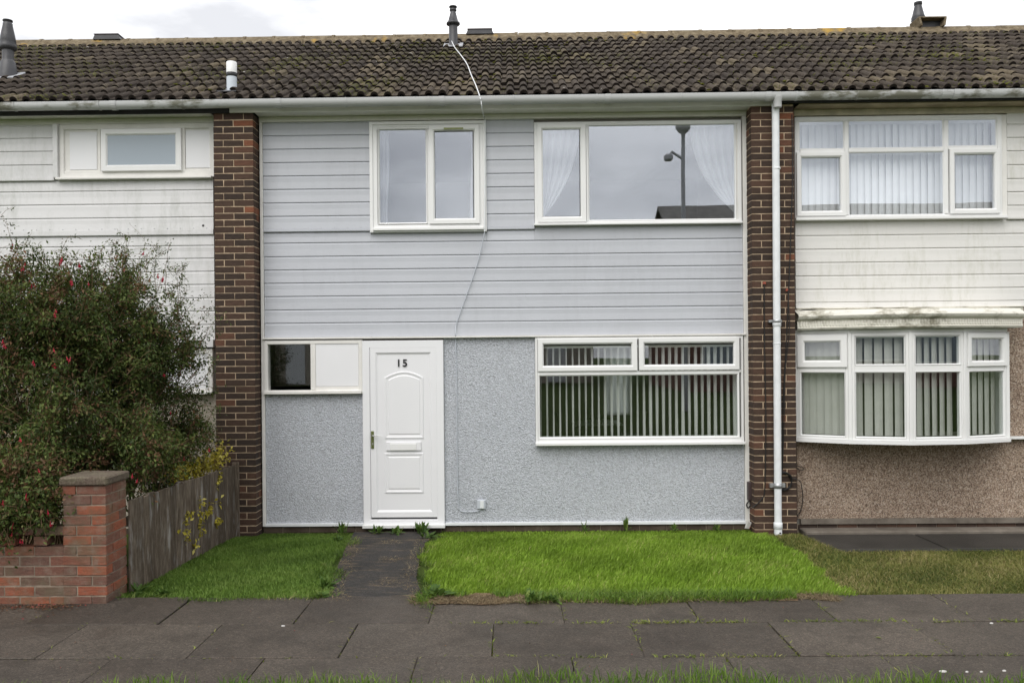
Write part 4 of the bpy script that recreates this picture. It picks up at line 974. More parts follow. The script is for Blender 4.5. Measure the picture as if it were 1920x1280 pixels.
# ------------------------------------------------------------------ blinds, curtains and the room seen through the glass
def vblind(label, x0, x1, z0, z1, y, ang, pitch, w, mat, T=None, jit=.06):
    b = thing('vertical_blind', label, 'blind', ((x0 + x1) / 2, y, z0) if T is None else tuple(T @ Vector(((x0 + x1) / 2, y, z0))))
    MB().box(x0, x1, y - .02, y + .02, z1, z1 + .03, .003).build('headrail', BLIND, b, T)
    n = int((x1 - x0) / pitch)
    for k in range(n):
        cx = x0 + (k + .5) * (x1 - x0) / n; a = ang + random.uniform(-jit, jit); mb = MB(); rings = []
        for j in range(6):
            z = z1 + (z0 - z1) * j / 5; aa = a + .04 * math.sin(j + k); t = .0012
            c_, s_ = math.cos(aa), math.sin(aa)
            P = [(u * c_ - v * s_, u * s_ + v * c_) for u, v in ((-w / 2, .004), (0, -.004), (w / 2, .004), (w / 2, .004 + t), (0, -.004 + t), (-w / 2, .004 + t))]
            rings.append([(cx + px_, y + py_, z) for px_, py_ in P])
        mb.loft(rings, True, False, True); mb.build('slat', mat, b, T)
    return b
vblind('white vertical blind with open slats behind the wide ground floor window of the grey house', WC[0] + .03, WC[1] - .03, WC[2] + .03, WC[3] - .12, .075, R(98), .0745, .089, BLIND)
vblind('pale vertical blind closed across the six-pane upper window of the right house', WR[0] + .05, WR[1] - .05, WR[2] + .05, WR[3] - .06, .09, R(14), .080, .089, BLIND)
lab = ['grey vertical blind in the leftmost light of the bow window', 'grey vertical blind in the light right of the leftmost in the bow window', 'grey vertical blind in the half-open third light of the bow window', 'grey vertical blind in the rightmost light of the bow window']
for k in range(4):
    a, b = Vector((*BW[k], 0)), Vector((*BW[k + 1], 0)); d = b - a; T = Matrix.Translation(a) @ Matrix.Rotation(math.atan2(d.y, d.x), 4, 'Z')
    vblind(lab[k], .05, d.length - (.05 if k < 3 else .02), zb0 + .045, zb1 - .07, .13, R([15, 17, 22, 12][k]), [.080, .085, .085, .08][k], .089, BLINDG, T, .04)
def curtain(label, left, right, top, bot, y, n=40, m_=14, amp=.014, folds=7):
    """hanging cloth: left/right give the edges as functions of u (0 top, 1 bottom)"""
    mb = MB(); rings = []
    for j in range(m_ + 1):
        u = j / m_; l_, r_ = left(u), right(u); row = []
        for k in range(n + 1):
            s = k / n; a = amp * (1 if r_ - l_ > .1 else .6)
            row.append((l_ + (r_ - l_) * s, y + a * math.sin(s * folds * 2 * math.pi + .6 * math.sin(u * 3)) + .004 * math.sin(u * 9 + s * 5), top + (bot - top) * u))
        rings.append(row)
    mb.loft(rings, False, True); o = mb.build('net_curtain', MATS['net_curtain']); return tag(o, label, 'curtain')
bl, br_ = X(1012, 320, .1), X(1088, 320, .1); ct, cb = Z(1200, 226, .1), Z(1200, 410, .1)
curtain('white net curtain added over the rear window as a pale glow beyond the dining table', lambda u: 1.84, lambda u: 2.36, 2.16, .84, 6.84, folds=5)  # added curtain: turns the rear daylight into a pale glow, hides the green
curtain('white net curtain gathered to the left in the wide upper window of the grey house', lambda u: bl, lambda u: bl + (br_ - bl) * max(.06, 1.03 - .25 * u - .75 * u ** 2.6), ct, cb, .065, amp=.022, folds=5)
rr0, rr1 = X(1294, 320, .1), X(1386, 320, .1)
curtain('white net curtain swept to the right in the wide upper window of the grey house', lambda u: rr1 - (rr1 - rr0) * max(.06, 1.02 - .10 * u - .92 * u ** 2.6), lambda u: rr1, ct, cb, .065, amp=.024, folds=6)
a0, a1 = X(708, 320, .08), X(728, 320, .08); curtain('narrow net curtain at the left edge of the square upper window', lambda u: a0, lambda u: a1 + .012 * math.sin(u * 5), Z(800, 238, .08), Z(800, 420, .08), .08, folds=3)
a2, a3 = X(882, 320, .08), X(893, 320, .08); curtain('sliver of net curtain at the right edge of the square upper window', lambda u: a2 + .012 * math.sin(u * 4 + 1), lambda u: a3, Z(800, 238, .08), Z(800, 420, .08), .08, folds=2)
# dining table, chairs, glasses
ty = 5.4; tx0, tx1 = X(1078, 792, ty - .4), X(1168, 792, ty - .4); tz = Z(1120, 795, ty - .45)
tb = thing('dining_table', 'white dining table seen through the blinds of the ground floor window', 'table', ((tx0 + tx1) / 2, ty, .12))
bx('tabletop', TABLEW, tb, tx0, tx1, ty - .45, ty + .45, tz - .03, tz, c=.006)
for sx in (tx0 + .05, tx1 - .11):
    for sy in (ty - .41, ty + .35): bx('leg', DARKW, tb, sx, sx + .06, sy, sy + .06, .12, tz - .03, c=.004)
for px, r_, h_, lb_ in ((1107, .035, .10, 'dark filled glass tumbler at the left of the white table'), (1131, .05, .13, 'clear round glass jug in the middle of the white table'), (1141, .035, .11, 'dark filled glass tumbler at the right of the white table')):
    gx = X(px, 790, ty - .3); MBb = MB().lathe((gx, ty - .3, tz), [(r_ * .8, 0), (r_, h_ * .5), (r_ * .9, h_), (r_ * .8, h_), (r_ * .75, .01)], 14); o = MBb.build('glass_tumbler', TUMBLER); tag(o, lb_, 'glass')
for px, lb_ in ((1072, 'dark dining chair at the left end of the white table'), (1182, 'dark dining chair at the right end of the white table')):
    cx_ = X(px, 800, ty); c = thing('dining_chair', lb_, 'chair', (cx_, ty, .12)); s = 1 if px > 1100 else -1
    bx('seat', DARKW, c, cx_ - .22, cx_ + .22, ty - .22, ty + .22, .54, .60, c=.01); mb = MB(); mb.loft([[(cx_ + s * .19, ty - .21, .6), (cx_ + s * .23, ty - .21, .6), (cx_ + s * .23, ty + .21, .6), (cx_ + s * .19, ty + .21, .6)], [(cx_ + s * .27, ty - .18, tz + .18), (cx_ + s * .3, ty - .18, tz + .18), (cx_ + s * .3, ty + .18, tz + .18), (cx_ + s * .27, ty + .18, tz + .18)]], True, False, True); mb.build('backrest', DARKW, c)
    for a in (-.2, .16):
        for b_ in (-.2, .16): bx('leg', DARKW, c, cx_ + a, cx_ + a + .04, ty + b_, ty + b_ + .04, .12, .545, c=.003)

# ------------------------------------------------------------------ garden wall with pier
gx1 = -3.005; gx0 = -3.325; gy0, gy1 = -3.54, -3.20
GW = thing('garden_wall', 'low red brick garden wall with a capped end pier and a pierced course', 'garden wall', (gx0, gy0, .2))
zt_p = 1.075; zt_w = .772
MB().box(gx0 + .006, gx1 - .006, gy0 + .006, gy1 - .003, .05, zt_p - .004).build('mortar', MORTAR_R, GW)
bmR = {}
def rb(cx, cy, cz, l, d):
    k = (round(l, 3), round(d, 3))
    if k not in bmR: bmR[k] = brick_mesh(l, d, .0645, BRICK_R, 2)
    inst('brick', random.choice(bmR[k]), (cx + random.uniform(-.002, .002), cy + random.uniform(-.003, .003), cz), GW, (random.uniform(-.006, .006), random.uniform(-.008, .008), random.uniform(-.008, .008)))
w = gx1 - gx0; dp_ = gy1 - gy0
for k in range(12):
    cz = zt_p - .032 - k * .0748
    if k % 2:
        rb(gx1 - .1025 / 2, gy0 + .215 / 2, cz, .1025, .215); rb(gx0 + (w - .1125) / 2, gy0 + .0512, cz, w - .1125, .1025)
        rb(gx1 - .1025, gy0 + .225 + (dp_ - .225) / 2, cz, .205, dp_ - .225); rb(gx0 + .0512, gy0 + .1125 + .107, cz, .1025, .215)
    else:
        rb(gx1 - .1075, gy0 + .0512, cz, .215, .1025); rb(gx0 + (w - .225) / 2, gy0 + .1075, cz, w - .225, .215)
        rb(gx1 - .0512, gy0 + .1125 + (dp_ - .1125) / 2, cz, .1025, dp_ - .1125)
cap = MB().box(gx0 - .022, gx1 + .02, gy0 - .022, gy1 + .02, zt_p + .002, zt_p + .066, .012); cap.v = [tuple(c + random.uniform(-.003, .003) for c in p) for p in cap.v]; cap.build('coping', COPING, GW)
wx0 = -6.2; wy0 = gy0 + .012
MB().box(wx0, gx0, wy0 + .004, wy0 + .096, .05, zt_w - .0748 * 2 - .002).build('mortar', MORTAR_R, GW)
for k in range(8):
    cz = zt_w - .032 - k * .0748; x = gx0 - .005
    if k == 1:
        while x > wx0 + .2:
            rb(x - .125 - .05, wy0 + .05, cz, .1025, .1); x -= .235
        continue
    if k % 2: rb(x - .05, wy0 + .05, cz, .1, .1); x -= .11
    while x > wx0 + .2: rb(x - .1075, wy0 + .05, cz, .215, .1); x -= .225

# ------------------------------------------------------------------ fence of upright boards
FN = thing('fence', 'weathered grey board fence running from the garden wall pier to the house', 'fence', (-3.0, -1.7, .1))
y = -3.19; k = 0
def fx(y): return -2.985 - .11 * (y + 3.19) / 2.94
def ftop(y): return .905 - .095 * (y + 3.19) / 2.94
while y < -.30:
    w = random.uniform(.115, .14); w = min(w, -.27 - y); t = .018; x = fx(y + w / 2) + random.uniform(-.005, .005)
    zt_ = ftop(y) + random.uniform(-.008, .008); zb_f = gz(0, y) + random.uniform(-.01, .015)
    mb = MB(); mb.box(x - t / 2, x + t / 2, y, y + w - .005, zb_f, zt_, .003)
    mb.v = [(p[0] + (.008 * random.uniform(-1, 1) if False else 0), p[1] + random.uniform(-.0015, .0015), p[2] + (random.uniform(-.004, .004))) for p in mb.v]
    mb.build('fence_board', WOOD, FN); y += w
for zz in (.30, .70):
    q_ = lambda yy: [(fx(yy) - .055, yy, zz), (fx(yy) - .014, yy, zz), (fx(yy) - .014, yy, zz + .07), (fx(yy) - .055, yy, zz + .07)]
    MB().loft([q_(-3.18), q_(-.28)], True, False, True).build('fence_rail', WOOD, FN)
for yy in (-3.12, -1.7, -.33): bx('fence_post', WOOD, FN, fx(yy) - .16, fx(yy) - .085, yy - .035, yy + .035, -.1, ftop(yy) - .02, c=.005)
bx('fence_post', WOOD, FN, fx(-.27) - .04, fx(-.27) + .035, -.272, -.245, -.02, ftop(-.27) + .03, c=.004)

# ------------------------------------------------------------------ vegetation
def blades(name, pts, h, lean, width, mat, seed, dirx=None, curl=.5, zoff=0.0):
    """grass: pts (n,3); one bent blade of three triangles for each"""
    r = np.random.default_rng(seed); n = len(pts); P = np.asarray(pts, float)
    a = r.uniform(0, 2 * np.pi, n); hh = (h[0] + (h[1] - h[0]) * r.random(n) ** 1.3) * np.clip(-P[:, 1] / .7, .3, 1)
    ln = hh * (lean[0] + (lean[1] - lean[0]) * r.random(n))
    d = np.stack([np.cos(a), np.sin(a)], 1)
    if dirx is not None: d = d * .7 + np.array(dirx); d /= np.linalg.norm(d, axis=1)[:, None]
    b = r.uniform(0, np.pi, n); wv = np.stack([np.cos(b), np.sin(b), np.zeros(n)], 1) * (width * r.uniform(.6, 1.2, n))[:, None]
    base = P - np.array([0, 0, .008 - zoff]); mid = base.copy(); mid[:, :2] += d * (ln * .35)[:, None]; mid[:, 2] += hh * .6
    tip = base.copy(); tip[:, :2] += d * ln[:, None]; tip[:, 2] += hh * (1 - curl * .35 * (ln / hh))
    V = np.stack([base - wv * .5, base + wv * .5, mid - wv * .42, mid + wv * .42, tip], 1).reshape(-1, 3)
    i = np.arange(n)[:, None] * 5; F = np.concatenate([i + np.array([0, 1, 3]), i + np.array([0, 3, 2]), i + np.array([2, 3, 4])], 1).reshape(-1, 3)
    t = np.repeat(np.clip(r.normal(.45, .22, n) + .10 * np.sin(P[:, 0] * 2.7 + P[:, 1] * 1.9) + .09 * np.sin(P[:, 0] * 6.3 - P[:, 1] * 5.1 + 1), 0, 1), 5)
    return kind(tri_mesh(name, V, F, mat, t), 'stuff')
vgz = np.vectorize(gz)
def scatter(n, x0, x1, y0, y1, inside, seed):
    r = np.random.default_rng(seed); x = r.uniform(x0, x1, n); y = r.uniform(y0, y1, n); m_ = inside(x, y, r); x, y = x[m_], y[m_]
    return np.stack([x, y, vgz(x, y)], 1)
pl_x = lambda y: np.interp(-y, [.06, .9, 1.9, 2.7, 3.42], [p[0] for p in P_L]); pr_x = lambda y: np.interp(-y, [.06, .9, 1.9, 2.7, 3.42], [p[0] for p in P_R])
wob = lambda s, k: .05 * np.sin(s * 3.1 + k) + .035 * np.sin(s * 7.7 + 2 * k) + .02 * np.sin(s * 17.3 + k)
def in_right(x, y, r):
    right = 2.86 - .30 * (-y - .1) / 3.3 + wob(y, 1) * .6
    front = np.where(x < 2.1, -3.555, -3.40) + wob(x, 2) * .5
    scuff = ((x + .26) / .36) ** 2 + ((y + 3.555) / .20) ** 2 < 1 + .5 * np.sin(x * 20)
    return (x > pr_x(y) + .05 + wob(y, 3)) & (x < right) & (y > front) & ~scuff
blades('lawn_grass', scatter(125000, -1.0, 2.95, -3.66, -.03, in_right, 1), (.025, .070), (.25, .8), .0065, LAWN, 2, (.55, -.35))
blades('lawn_grass', scatter(9000, -.75, 2.15, -3.66, -3.36, in_right, 31), (.04, .10), (.3, .9), .007, LAWN_L, 32)   # longer fringe at the kerb side
def in_left(x, y, r): return (x > fx(y) - .02) & (x < pl_x(y) + wob(y, 4)) & (y > -3.42 + wob(x, 5) * .8)
blades('lawn_grass', scatter(75000, -3.2, -1.3, -3.55, -.05, in_left, 3), (.02, .048), (.2, .8), .006, LAWN_L, 4)
def in_dry(x, y, r): return (x > 2.80 - .30 * (-y - .1) / 3.3 + wob(y, 1) * .6) & (y > -3.385 + wob(x, 6) * .35) & ((y < -.90 + wob(x, 7) * .5) | (x < 3.2))
blades('mown_grass', scatter(90000, 2.4, 7.0, -3.5, -.28, in_dry, 5), (.015, .045), (.5, 1.6), .0055, DRY, 6)
def in_verge(x, y, r): return (y < -5.07 + .07 * np.sin(x * 2.3) + .06 * np.sin(x * 6.1 + 1) - .16 * (x < -1.6))
blades('verge_grass', scatter(22000, -4.0, 4.0, -5.9, -4.85, in_verge, 7), (.03, .105), (.2, .9), .0055, VERGE, 8, zoff=.02)
def in_edge(x, y, r):
    front = np.where(x < 2.1, -3.555, -3.40) + wob(x, 2) * .5
    a = (np.abs(y - front) < .05) & (x > -.62) & (x < 2.5) & (np.sin(x * 9) + np.sin(x * 23 + 2) > -.4) & (np.abs(x + .26) > .30)
    b = (np.abs(x - pr_x(y) - .05 - wob(y, 3)) < .045) & (y < -.15) & (np.sin(y * 8) + np.sin(y * 19) > -.5)
    c = (np.abs(x - pl_x(y) - wob(y, 4)) < .05) & (y < -.15) & (y > -3.4) & (np.sin(y * 7 + 1) + np.sin(y * 17) > -.5)
    d = (np.abs(y + 3.42 - wob(x, 5) * .8) < .04) & (x > -2.95) & (x < -1.45)
    return a | b | c | d
blades('edge_tufts', scatter(42000, -3.0, 2.6, -3.72, -.1, in_edge, 51), (.03, .085), (.5, 1.7), .006, EDGEG, 52)
# weeds in the slab joints
jp = []
r = np.random.default_rng(21)
for y0, x0, x1, n in ((-4.03, -.35, 4.2, 1500), (-4.68, -.1, 4, 800), (-4.68, -3, -.1, 60), (-4.03, -3, -.35, 30)):
    x = r.uniform(x0, x1, n); x = x[np.sin(x * 5.1 + y0) + np.sin(x * 13 + 1) + r.normal(0, .5, len(x)) > -.5]; jp.append(np.stack([x, np.full(len(x), y0) + r.normal(0, .009, len(x)), np.full(len(x), .19)], 1))
for ri, (y0, y1, ox) in enumerate(rows):
    for k in range(-3, 5):
        n = 60 if k >= 0 else 22; yy = r.uniform(y0, y1, n); jp.append(np.stack([ox + .925 * k + r.normal(0, .005, n), yy, np.full(n, .185)], 1))
blades('joint_weeds', np.concatenate(jp), (.014, .044), (.5, 1.6), .010, JOINTW, 9)
# bits of straw and dead grass on the soil edge
sp_ = scatter(20000, -.75, 2.4, -3.64, -3.36, lambda x, y, r: (y > -3.545 + wob(x, 2) * .5 - .09 * np.exp(-((x + .26) / .3) ** 2)) & (y < -3.37), 41); sp_[:, 2] = .204
blades('dead_grass', sp_, (.010, .034), (1.2, 4), .005, STRAW, 42)
sp_ = scatter(9000, -1.8, -.66, -3.5, -.1, lambda x, y, r: (x > pl_x(y)) & (x < pr_x(y)) & ((np.abs(x - pl_x(y)) < .12) | (np.abs(x - pr_x(y)) < .12) | (np.sin(y * 6) * np.sin(x * 8 + y) > .55)), 43); sp_[:, 2] += .014
blades('path_litter', sp_, (.008, .025), (1.5, 4), .004, STRAW, 44)

def leaf_cloud(C, D, U, L_, Wd, t):
    """leaves: centre C, direction D, face normal U -> two triangles folded along the midrib"""
    D = D / np.linalg.norm(D, axis=1)[:, None]; Sd = np.cross(D, U); Sd /= np.linalg.norm(Sd, axis=1)[:, None] + 1e-9; Un = np.cross(Sd, D)
    a = C; b = C + D * (L_ * .5)[:, None] + Sd * (Wd * .5)[:, None] + Un * (Wd * .12)[:, None]; c = C + D * L_[:, None] - Un * (L_ * .12)[:, None]; d = C + D * (L_ * .5)[:, None] - Sd * (Wd * .5)[:, None] + Un * (Wd * .12)[:, None]
    V = np.stack([a, b, c, d], 1).reshape(-1, 3); i = np.arange(len(C))[:, None] * 4
    F = np.concatenate([i + np.array([0, 1, 2]), i + np.array([0, 2, 3])], 1).reshape(-1, 3); return V, F, np.repeat(t, 4)
def tubes(paths, r0, r1, n=3):
    V = []; F = []; base = 0
    for P, a_, b_ in paths:
        P = np.asarray(P); m_ = len(P); d = np.gradient(P, axis=0); d /= np.linalg.norm(d, axis=1)[:, None] + 1e-9
        s = np.cross(d, np.array([.3, .8, .52])); s /= np.linalg.norm(s, axis=1)[:, None] + 1e-9; u = np.cross(d, s); rad = np.linspace(a_, b_, m_)
        for j in range(n):
            an = 2 * np.pi * j / n; V.append(P + (s * np.cos(an) + u * np.sin(an)) * rad[:, None])
        for k in range(m_ - 1):
            for j in range(n):
                A, B = base + j * m_ + k, base + ((j + 1) % n) * m_ + k; F += [(A, B, B + 1), (A, B + 1, A + 1)]
        base += n * m_
    return np.concatenate(V), np.array(F)

# --- the big fuchsia
FS = thing('fuchsia_shrub', 'large dark leafy shrub with red drooping flowers behind the garden wall', 'shrub', (-3.9, -2.0, .12))
def pt(px, py, Y): x, z = at(px, py, Y); return np.array([x, Y, z])
ells = [(pt(85, 735, -2.3), (1.02, .8, 1.06), 1050), (pt(285, 710, -1.35), (.56, .60, .88), 560), (pt(322, 850, -1.3), (.40, .75, .42), 330), (pt(45, 905, -3.3), (.36, .26, .36), 240), (pt(30, 945, -3.52), (.36, .17, .24), 170), (pt(175, 600, -2.0), (.75, .5, .55), 260), (pt(70, 590, -2.5), (.62, .45, .50), 330), (pt(60, 800, -2.9), (.5, .4, .5), 260), (pt(230, 850, -2.5), (.48, .45, .42), 230), (np.array([-5.2, -2.2, 1.6]), (.9, .8, 1.1), 130), (pt(200, 640, -1.8), (.6, .5, .62), 230)]
r = np.random.default_rng(5); stems = [np.array([r.uniform(-4.7, -3.45), r.uniform(-2.7, -1.0), .08]) for _ in range(9)]
def arc(a, b, n, droop, rr, jit=.03):
    t = np.linspace(0, 1, n)[:, None]; P = a + (b - a) * t; P[:, 2:3] += droop * np.sin(np.pi * t); w_ = rr.normal(0, jit, (n, 3)); w_[0] = 0; P += np.cumsum(w_, 0) * .5; return P
paths = []; C, D, U, LL, WW, TT = [], [], [], [], [], []
def leaves_on(P, n, rr, tone, size=1.0, spread=.025):
    k = rr.integers(1, len(P), n); f = rr.random(n)[:, None]; c = P[k - 1] * (1 - f) + P[k] * f; d = (P[k] - P[k - 1]); d /= np.linalg.norm(d, axis=1)[:, None] + 1e-9
    v = rr.normal(0, 1, (n, 3)); v[:, 2] -= .45; v = v + d * .5
    C.append(c + rr.normal(0, spread, (n, 3))); D.append(v); u = rr.normal(0, .6, (n, 3)); u[:, 2] += 1; U.append(u)
    LL.append(rr.uniform(.018, .040, n) * size); WW.append(rr.uniform(.009, .018, n) * size); TT.append(np.clip(tone + rr.normal(0, .16, n), 0, 1))
for (c, rad, cnt) in ells:
    rad = np.array(rad)
    for k in range(cnt):
        v = r.normal(0, 1, 3); v /= np.linalg.norm(v); s = r.random() ** .38 * r.uniform(.78, 1.08); p = c + v * rad * s
        if p[2] < .25: continue
        if mnoise.noise(Vector(p) * 3.1) + .6 * mnoise.noise(Vector(p) * 7.0) < -.17 + .22 * (s - .8): continue
        if p[0] > -3.32 and p[1] > -1.75 and p[2] < 1.08: continue
        # keep the crown behind the garden wall and over the fence
        if p[0] > -3.02 - .06 and p[2] < .8: continue
        out = v * np.array([1, 1, .8]) + np.array([0, 0, .45]) + r.normal(0, .45, 3); out /= np.linalg.norm(out)
        ln = r.uniform(.16, .40); P = arc(p - out * ln * .5, p + out * ln * .5, 6, .03, r, .012); P[:, 2] -= np.linspace(0, 1, 6) ** 2 * r.uniform(0, .08)
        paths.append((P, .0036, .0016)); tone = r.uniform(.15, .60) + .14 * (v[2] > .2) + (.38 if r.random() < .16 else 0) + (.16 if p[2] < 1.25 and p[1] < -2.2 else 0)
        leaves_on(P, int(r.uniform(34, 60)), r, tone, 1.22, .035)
        if k % 2 == 0:
            q = P[3] + r.normal(0, .13, 3); P2 = arc(P[2], q, 5, .01, r, .01); paths.append((P2, .002, .001)); leaves_on(P2, int(r.uniform(18, 34)), r, tone, 1.2, .03)
    for k in range(max(3, cnt // 60)):
        v = r.normal(0, 1, 3); v /= np.linalg.norm(v); st = min(stems, key=lambda s: np.linalg.norm(s - c) + r.uniform(0, .8)); paths.append((arc(st, c + v * rad * .75, 10, .1, r, .03), .014, .004))
# wispy shoots above the crown, as seen against the boarding
wisps = [[(252, 600), (250, 560), (252, 520), (248, 490), (238, 470), (216, 456)], [(251, 520), (262, 490), (270, 468), (274, 452)], [(254, 505), (272, 486), (286, 470), (299, 464)], [(256, 520), (280, 486), (300, 478), (313, 466)], [(290, 560), (300, 528), (312, 508), (330, 504), (352, 498)], [(300, 580), (322, 545), (338, 532), (350, 525)], [(330, 590), (345, 555), (356, 542)], [(330, 610), (360, 570), (380, 552)], [(350, 640), (378, 600), (400, 572)], [(370, 650), (390, 620), (404, 600), (420, 588)], [(30, 540), (26, 480), (20, 440), (4, 400)], [(26, 470), (40, 460), (55, 455)], [(60, 540), (70, 505), (85, 488)], [(90, 545), (112, 510), (120, 482)], [(140, 560), (152, 525), (158, 495)], [(150, 530), (170, 505), (185, 500)], [(190, 570), (202, 520), (208, 470), (214, 452)], [(205, 540), (225, 500), (240, 484)], [(320, 600), (335, 575), (352, 566)], [(375, 720), (396, 690), (410, 668)], [(380, 800), (400, 770), (412, 760)]]
for k in range(26):
    a_ = r.uniform(-5, 385); b_ = (500 if a_ < 300 else 500 + (a_ - 300) * 1.1) + r.uniform(-5, 25); h_ = r.uniform(22, 60); j_ = r.normal(0, 14); wisps.append([(a_, b_ + 45), (a_ + j_ * .3, b_ - h_ * .3), (a_ + j_, b_ - h_)])
for k, w_ in enumerate(wisps):
    Y = -2.4 if w_[0][0] < 170 else -1.45; P = np.array([pt(a, b, Y + .05 * math.sin(k)) for a, b in w_])
    tt = np.linspace(0, len(P) - 1, len(P) * 3); P = np.stack([np.interp(tt, range(len(P)), P[:, j]) for j in range(3)], 1) + r.normal(0, .008, (len(tt), 3))
    paths.append((P, .006 if k == 0 else .0035, .0012)); leaves_on(P, 10 * len(w_), r, r.uniform(.3, .75), .9, .018)
    for j in range(4):
        b_ = P[r.integers(2, len(P))]; q = b_ + r.normal(0, .075, 3); P2 = arc(b_, q, 4, .01, r, .008); paths.append((P2, .0018, .0009)); leaves_on(P2, 9, r, r.uniform(.3, .7), .85, .014)
V, F, T_ = leaf_cloud(np.concatenate(C), np.concatenate(D), np.concatenate(U), np.concatenate(LL), np.concatenate(WW), np.concatenate(TT))
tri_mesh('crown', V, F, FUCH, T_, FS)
V, F = tubes(paths, 0, 0); tri_mesh('branches', V, F, TWIG, None, FS, True)
# flowers: tube, four swept sepals and a hanging skirt
mb = MB(); mb.tube([(0, 0, .03), (0, 0, .018), (0, 0, .0)], [.0012, .004, .006], 6)
for k in range(4):
    a = k * math.pi / 2; c_, s_ = math.cos(a), math.sin(a); mb.poly([(0, 0, .002), (.012 * c_ - .006 * s_, .012 * s_ + .006 * c_, -.006), (.026 * c_, .026 * s_, -.020), (.012 * c_ + .006 * s_, .012 * s_ - .006 * c_, -.006)])
mb.tube([(0, 0, 0), (0, 0, -.012), (0, 0, -.026)], [.005, .011, .008], 6); mb.tube([(0, 0, -.02), (.003, .002, -.05)], .0012, 4)
fm = mesh_of(mb, 'flower', PETAL)
fl = [(58, 533), (62, 531), (65, 535), (55, 530), (60, 537), (53, 535), (133, 527), (135, 531), (112, 494), (114, 490), (116, 486), (47, 495), (44, 503), (40, 505), (15, 537), (18, 540), (194, 531), (191, 533), (172, 530), (166, 532), (304, 525), (306, 522), (296, 518), (262, 540), (102, 588), (105, 583), (104, 592), (7, 647), (5, 640), (10, 650), (62, 678), (64, 682), (103, 686), (101, 683), (126, 672), (131, 674), (260, 637), (262, 640), (320, 773), (307, 702), (294, 810), (101, 656), (38, 824), (49, 930), (52, 934), (95, 982), (90, 960), (24, 985), (42, 1015), (38, 1014), (186, 886), (248, 892), (278, 868), (300, 870), (257, 901), (6, 942), (73, 882), (392, 843), (345, 860), (22, 1002), (149, 497), (23, 462), (233, 506), (269, 475)]
for k, (a, b) in enumerate(fl):
    if b < 560: Y = -2.75 if a < 170 else -1.75
    elif b < 760: Y = -3.0 if a < 150 else -1.95
    else: Y = -3.62 if a < 110 else (-2.95 if a < 262 else -1.7)
    p = pt(a, b, Y); inst('flower', fm, tuple(p), FS, (r.uniform(-.3, .3), r.uniform(-.3, .3), r.uniform(0, 3)), (r.uniform(.55, .85),) * 3)
# --- variegated evergreen along the fence top
ES = thing('euonymus_shrub', 'yellow variegated evergreen spilling over and through the board fence', 'shrub', (-3.3, -.8, .1))
r = np.random.default_rng(9); C, D, U, LL, WW, TT = [], [], [], [], [], []; paths = []
for k in range(110):
    a = r.uniform(0, 1); px = 330 + 98 * a + r.normal(0, 6); py = 895 - 42 * a + r.normal(0, 6) + 6; Y = -1.55 + 1.15 * a; p = pt(px, py - 4, Y) + np.array([-.03, 0, .02]); q = p + np.array([r.normal(0, .05), r.normal(-.03, .05), r.uniform(.02, .1)])
    P = arc(p - np.array([0, 0, .1]), q, 5, .02, r, .008); paths.append((P, .003, .0015)); leaves_on(P, 12, r, .76, 1.3, .02)
for (px, py, n) in ((373, 955, 9), (371, 985, 12), (372, 1000, 9), (350, 963, 12), (346, 972, 10), (344, 1000, 8), (345, 1015, 8), (392, 947, 8), (388, 962, 8), (391, 955, 6), (408, 905, 8), (410, 893, 8), (412, 938, 6), (406, 976, 12), (362, 1025, 12), (336, 993, 6), (373, 940, 6), (374, 968, 8), (405, 980, 6)):
    t_ = min(max((px - 237) / 200, 0), 1); lo, hi = -3.1, -.3
    for _ in range(30):
        Y = (lo + hi) / 2
        if X(px, py, Y) > fx(Y) + .012: lo = Y
        else: hi = Y
    if not -3.1 < Y < -.3: Y = -1
    p = np.array([fx(Y) + .022, Y, Z(px, py, Y)]); P = arc(p + np.array([-.02, 0, -.03]), p + np.array([.015, r.normal(0, .02), .03]), 4, 0, r, .004); paths.append((P, .002, .001)); leaves_on(P, n + 4, r, .76, 1.5, .016)
Cc = np.concatenate(C); lk = np.concatenate(LL) * 1.15
V, F, T_ = leaf_cloud(Cc, np.concatenate(D), np.concatenate(U), lk, np.concatenate(WW) * 1.35, np.concatenate(TT)); tri_mesh('foliage', V, F, EUON, T_, ES)
V, F = tubes(paths, 0, 0); tri_mesh('stems', V, F, TWIG, None, ES, True)
# --- weeds: rosettes of broad leaves
def weed(px, py, Y, n, size, hgt, label, mat=WEEDM):
    x = X(px, py, Y); z = gz(x, Y); r = np.random.default_rng(int(px * 7 + py)); o = thing('weed_plant', label, 'weed', (x, Y, z))
    V = []; F = []; T_ = []; i = 0
    for k in range(n):
        a = r.uniform(0, 6.28); l_ = size * r.uniform(.6, 1.1); el = r.uniform(.2, 1.2); w_ = l_ * r.uniform(.22, .34); c_, s_ = math.cos(a), math.sin(a); tt = float(np.clip(r.normal(.5, .2), 0, 1)); b0 = np.array([x + r.normal(0, size * .22), Y + r.normal(0, size * .22), z + .01])
        pts = []
        for u, wv in ((0, .12), (.3, .8), (.6, 1), (.85, .6), (1, .05)):
            d = l_ * u * math.cos(el); h = hgt * math.sin(el) * u * 1.2 - .6 * l_ * u * u * .4 + .01
            for sg in (-1, 1): pts.append(b0 + np.array([c_ * d - sg * s_ * w_ * wv * .5, s_ * d + sg * c_ * w_ * wv * .5, h + (.004 if sg > 0 else 0)]))
        V += pts; T_ += [tt] * 10
        for q in range(4): F += [(i + 2 * q, i + 2 * q + 1, i + 2 * q + 3), (i + 2 * q, i + 2 * q + 3, i + 2 * q + 2)]
        i += 10
    tri_mesh('leaves', np.array(V), np.array(F), mat, T_, o, True); return o
weed(707, 1000, -.22, 26, .10, .10, 'leafy weed at the left of the door sill'); weed(742, 1003, -.25, 26, .11, .09, 'leafy weed under the middle of the door sill')
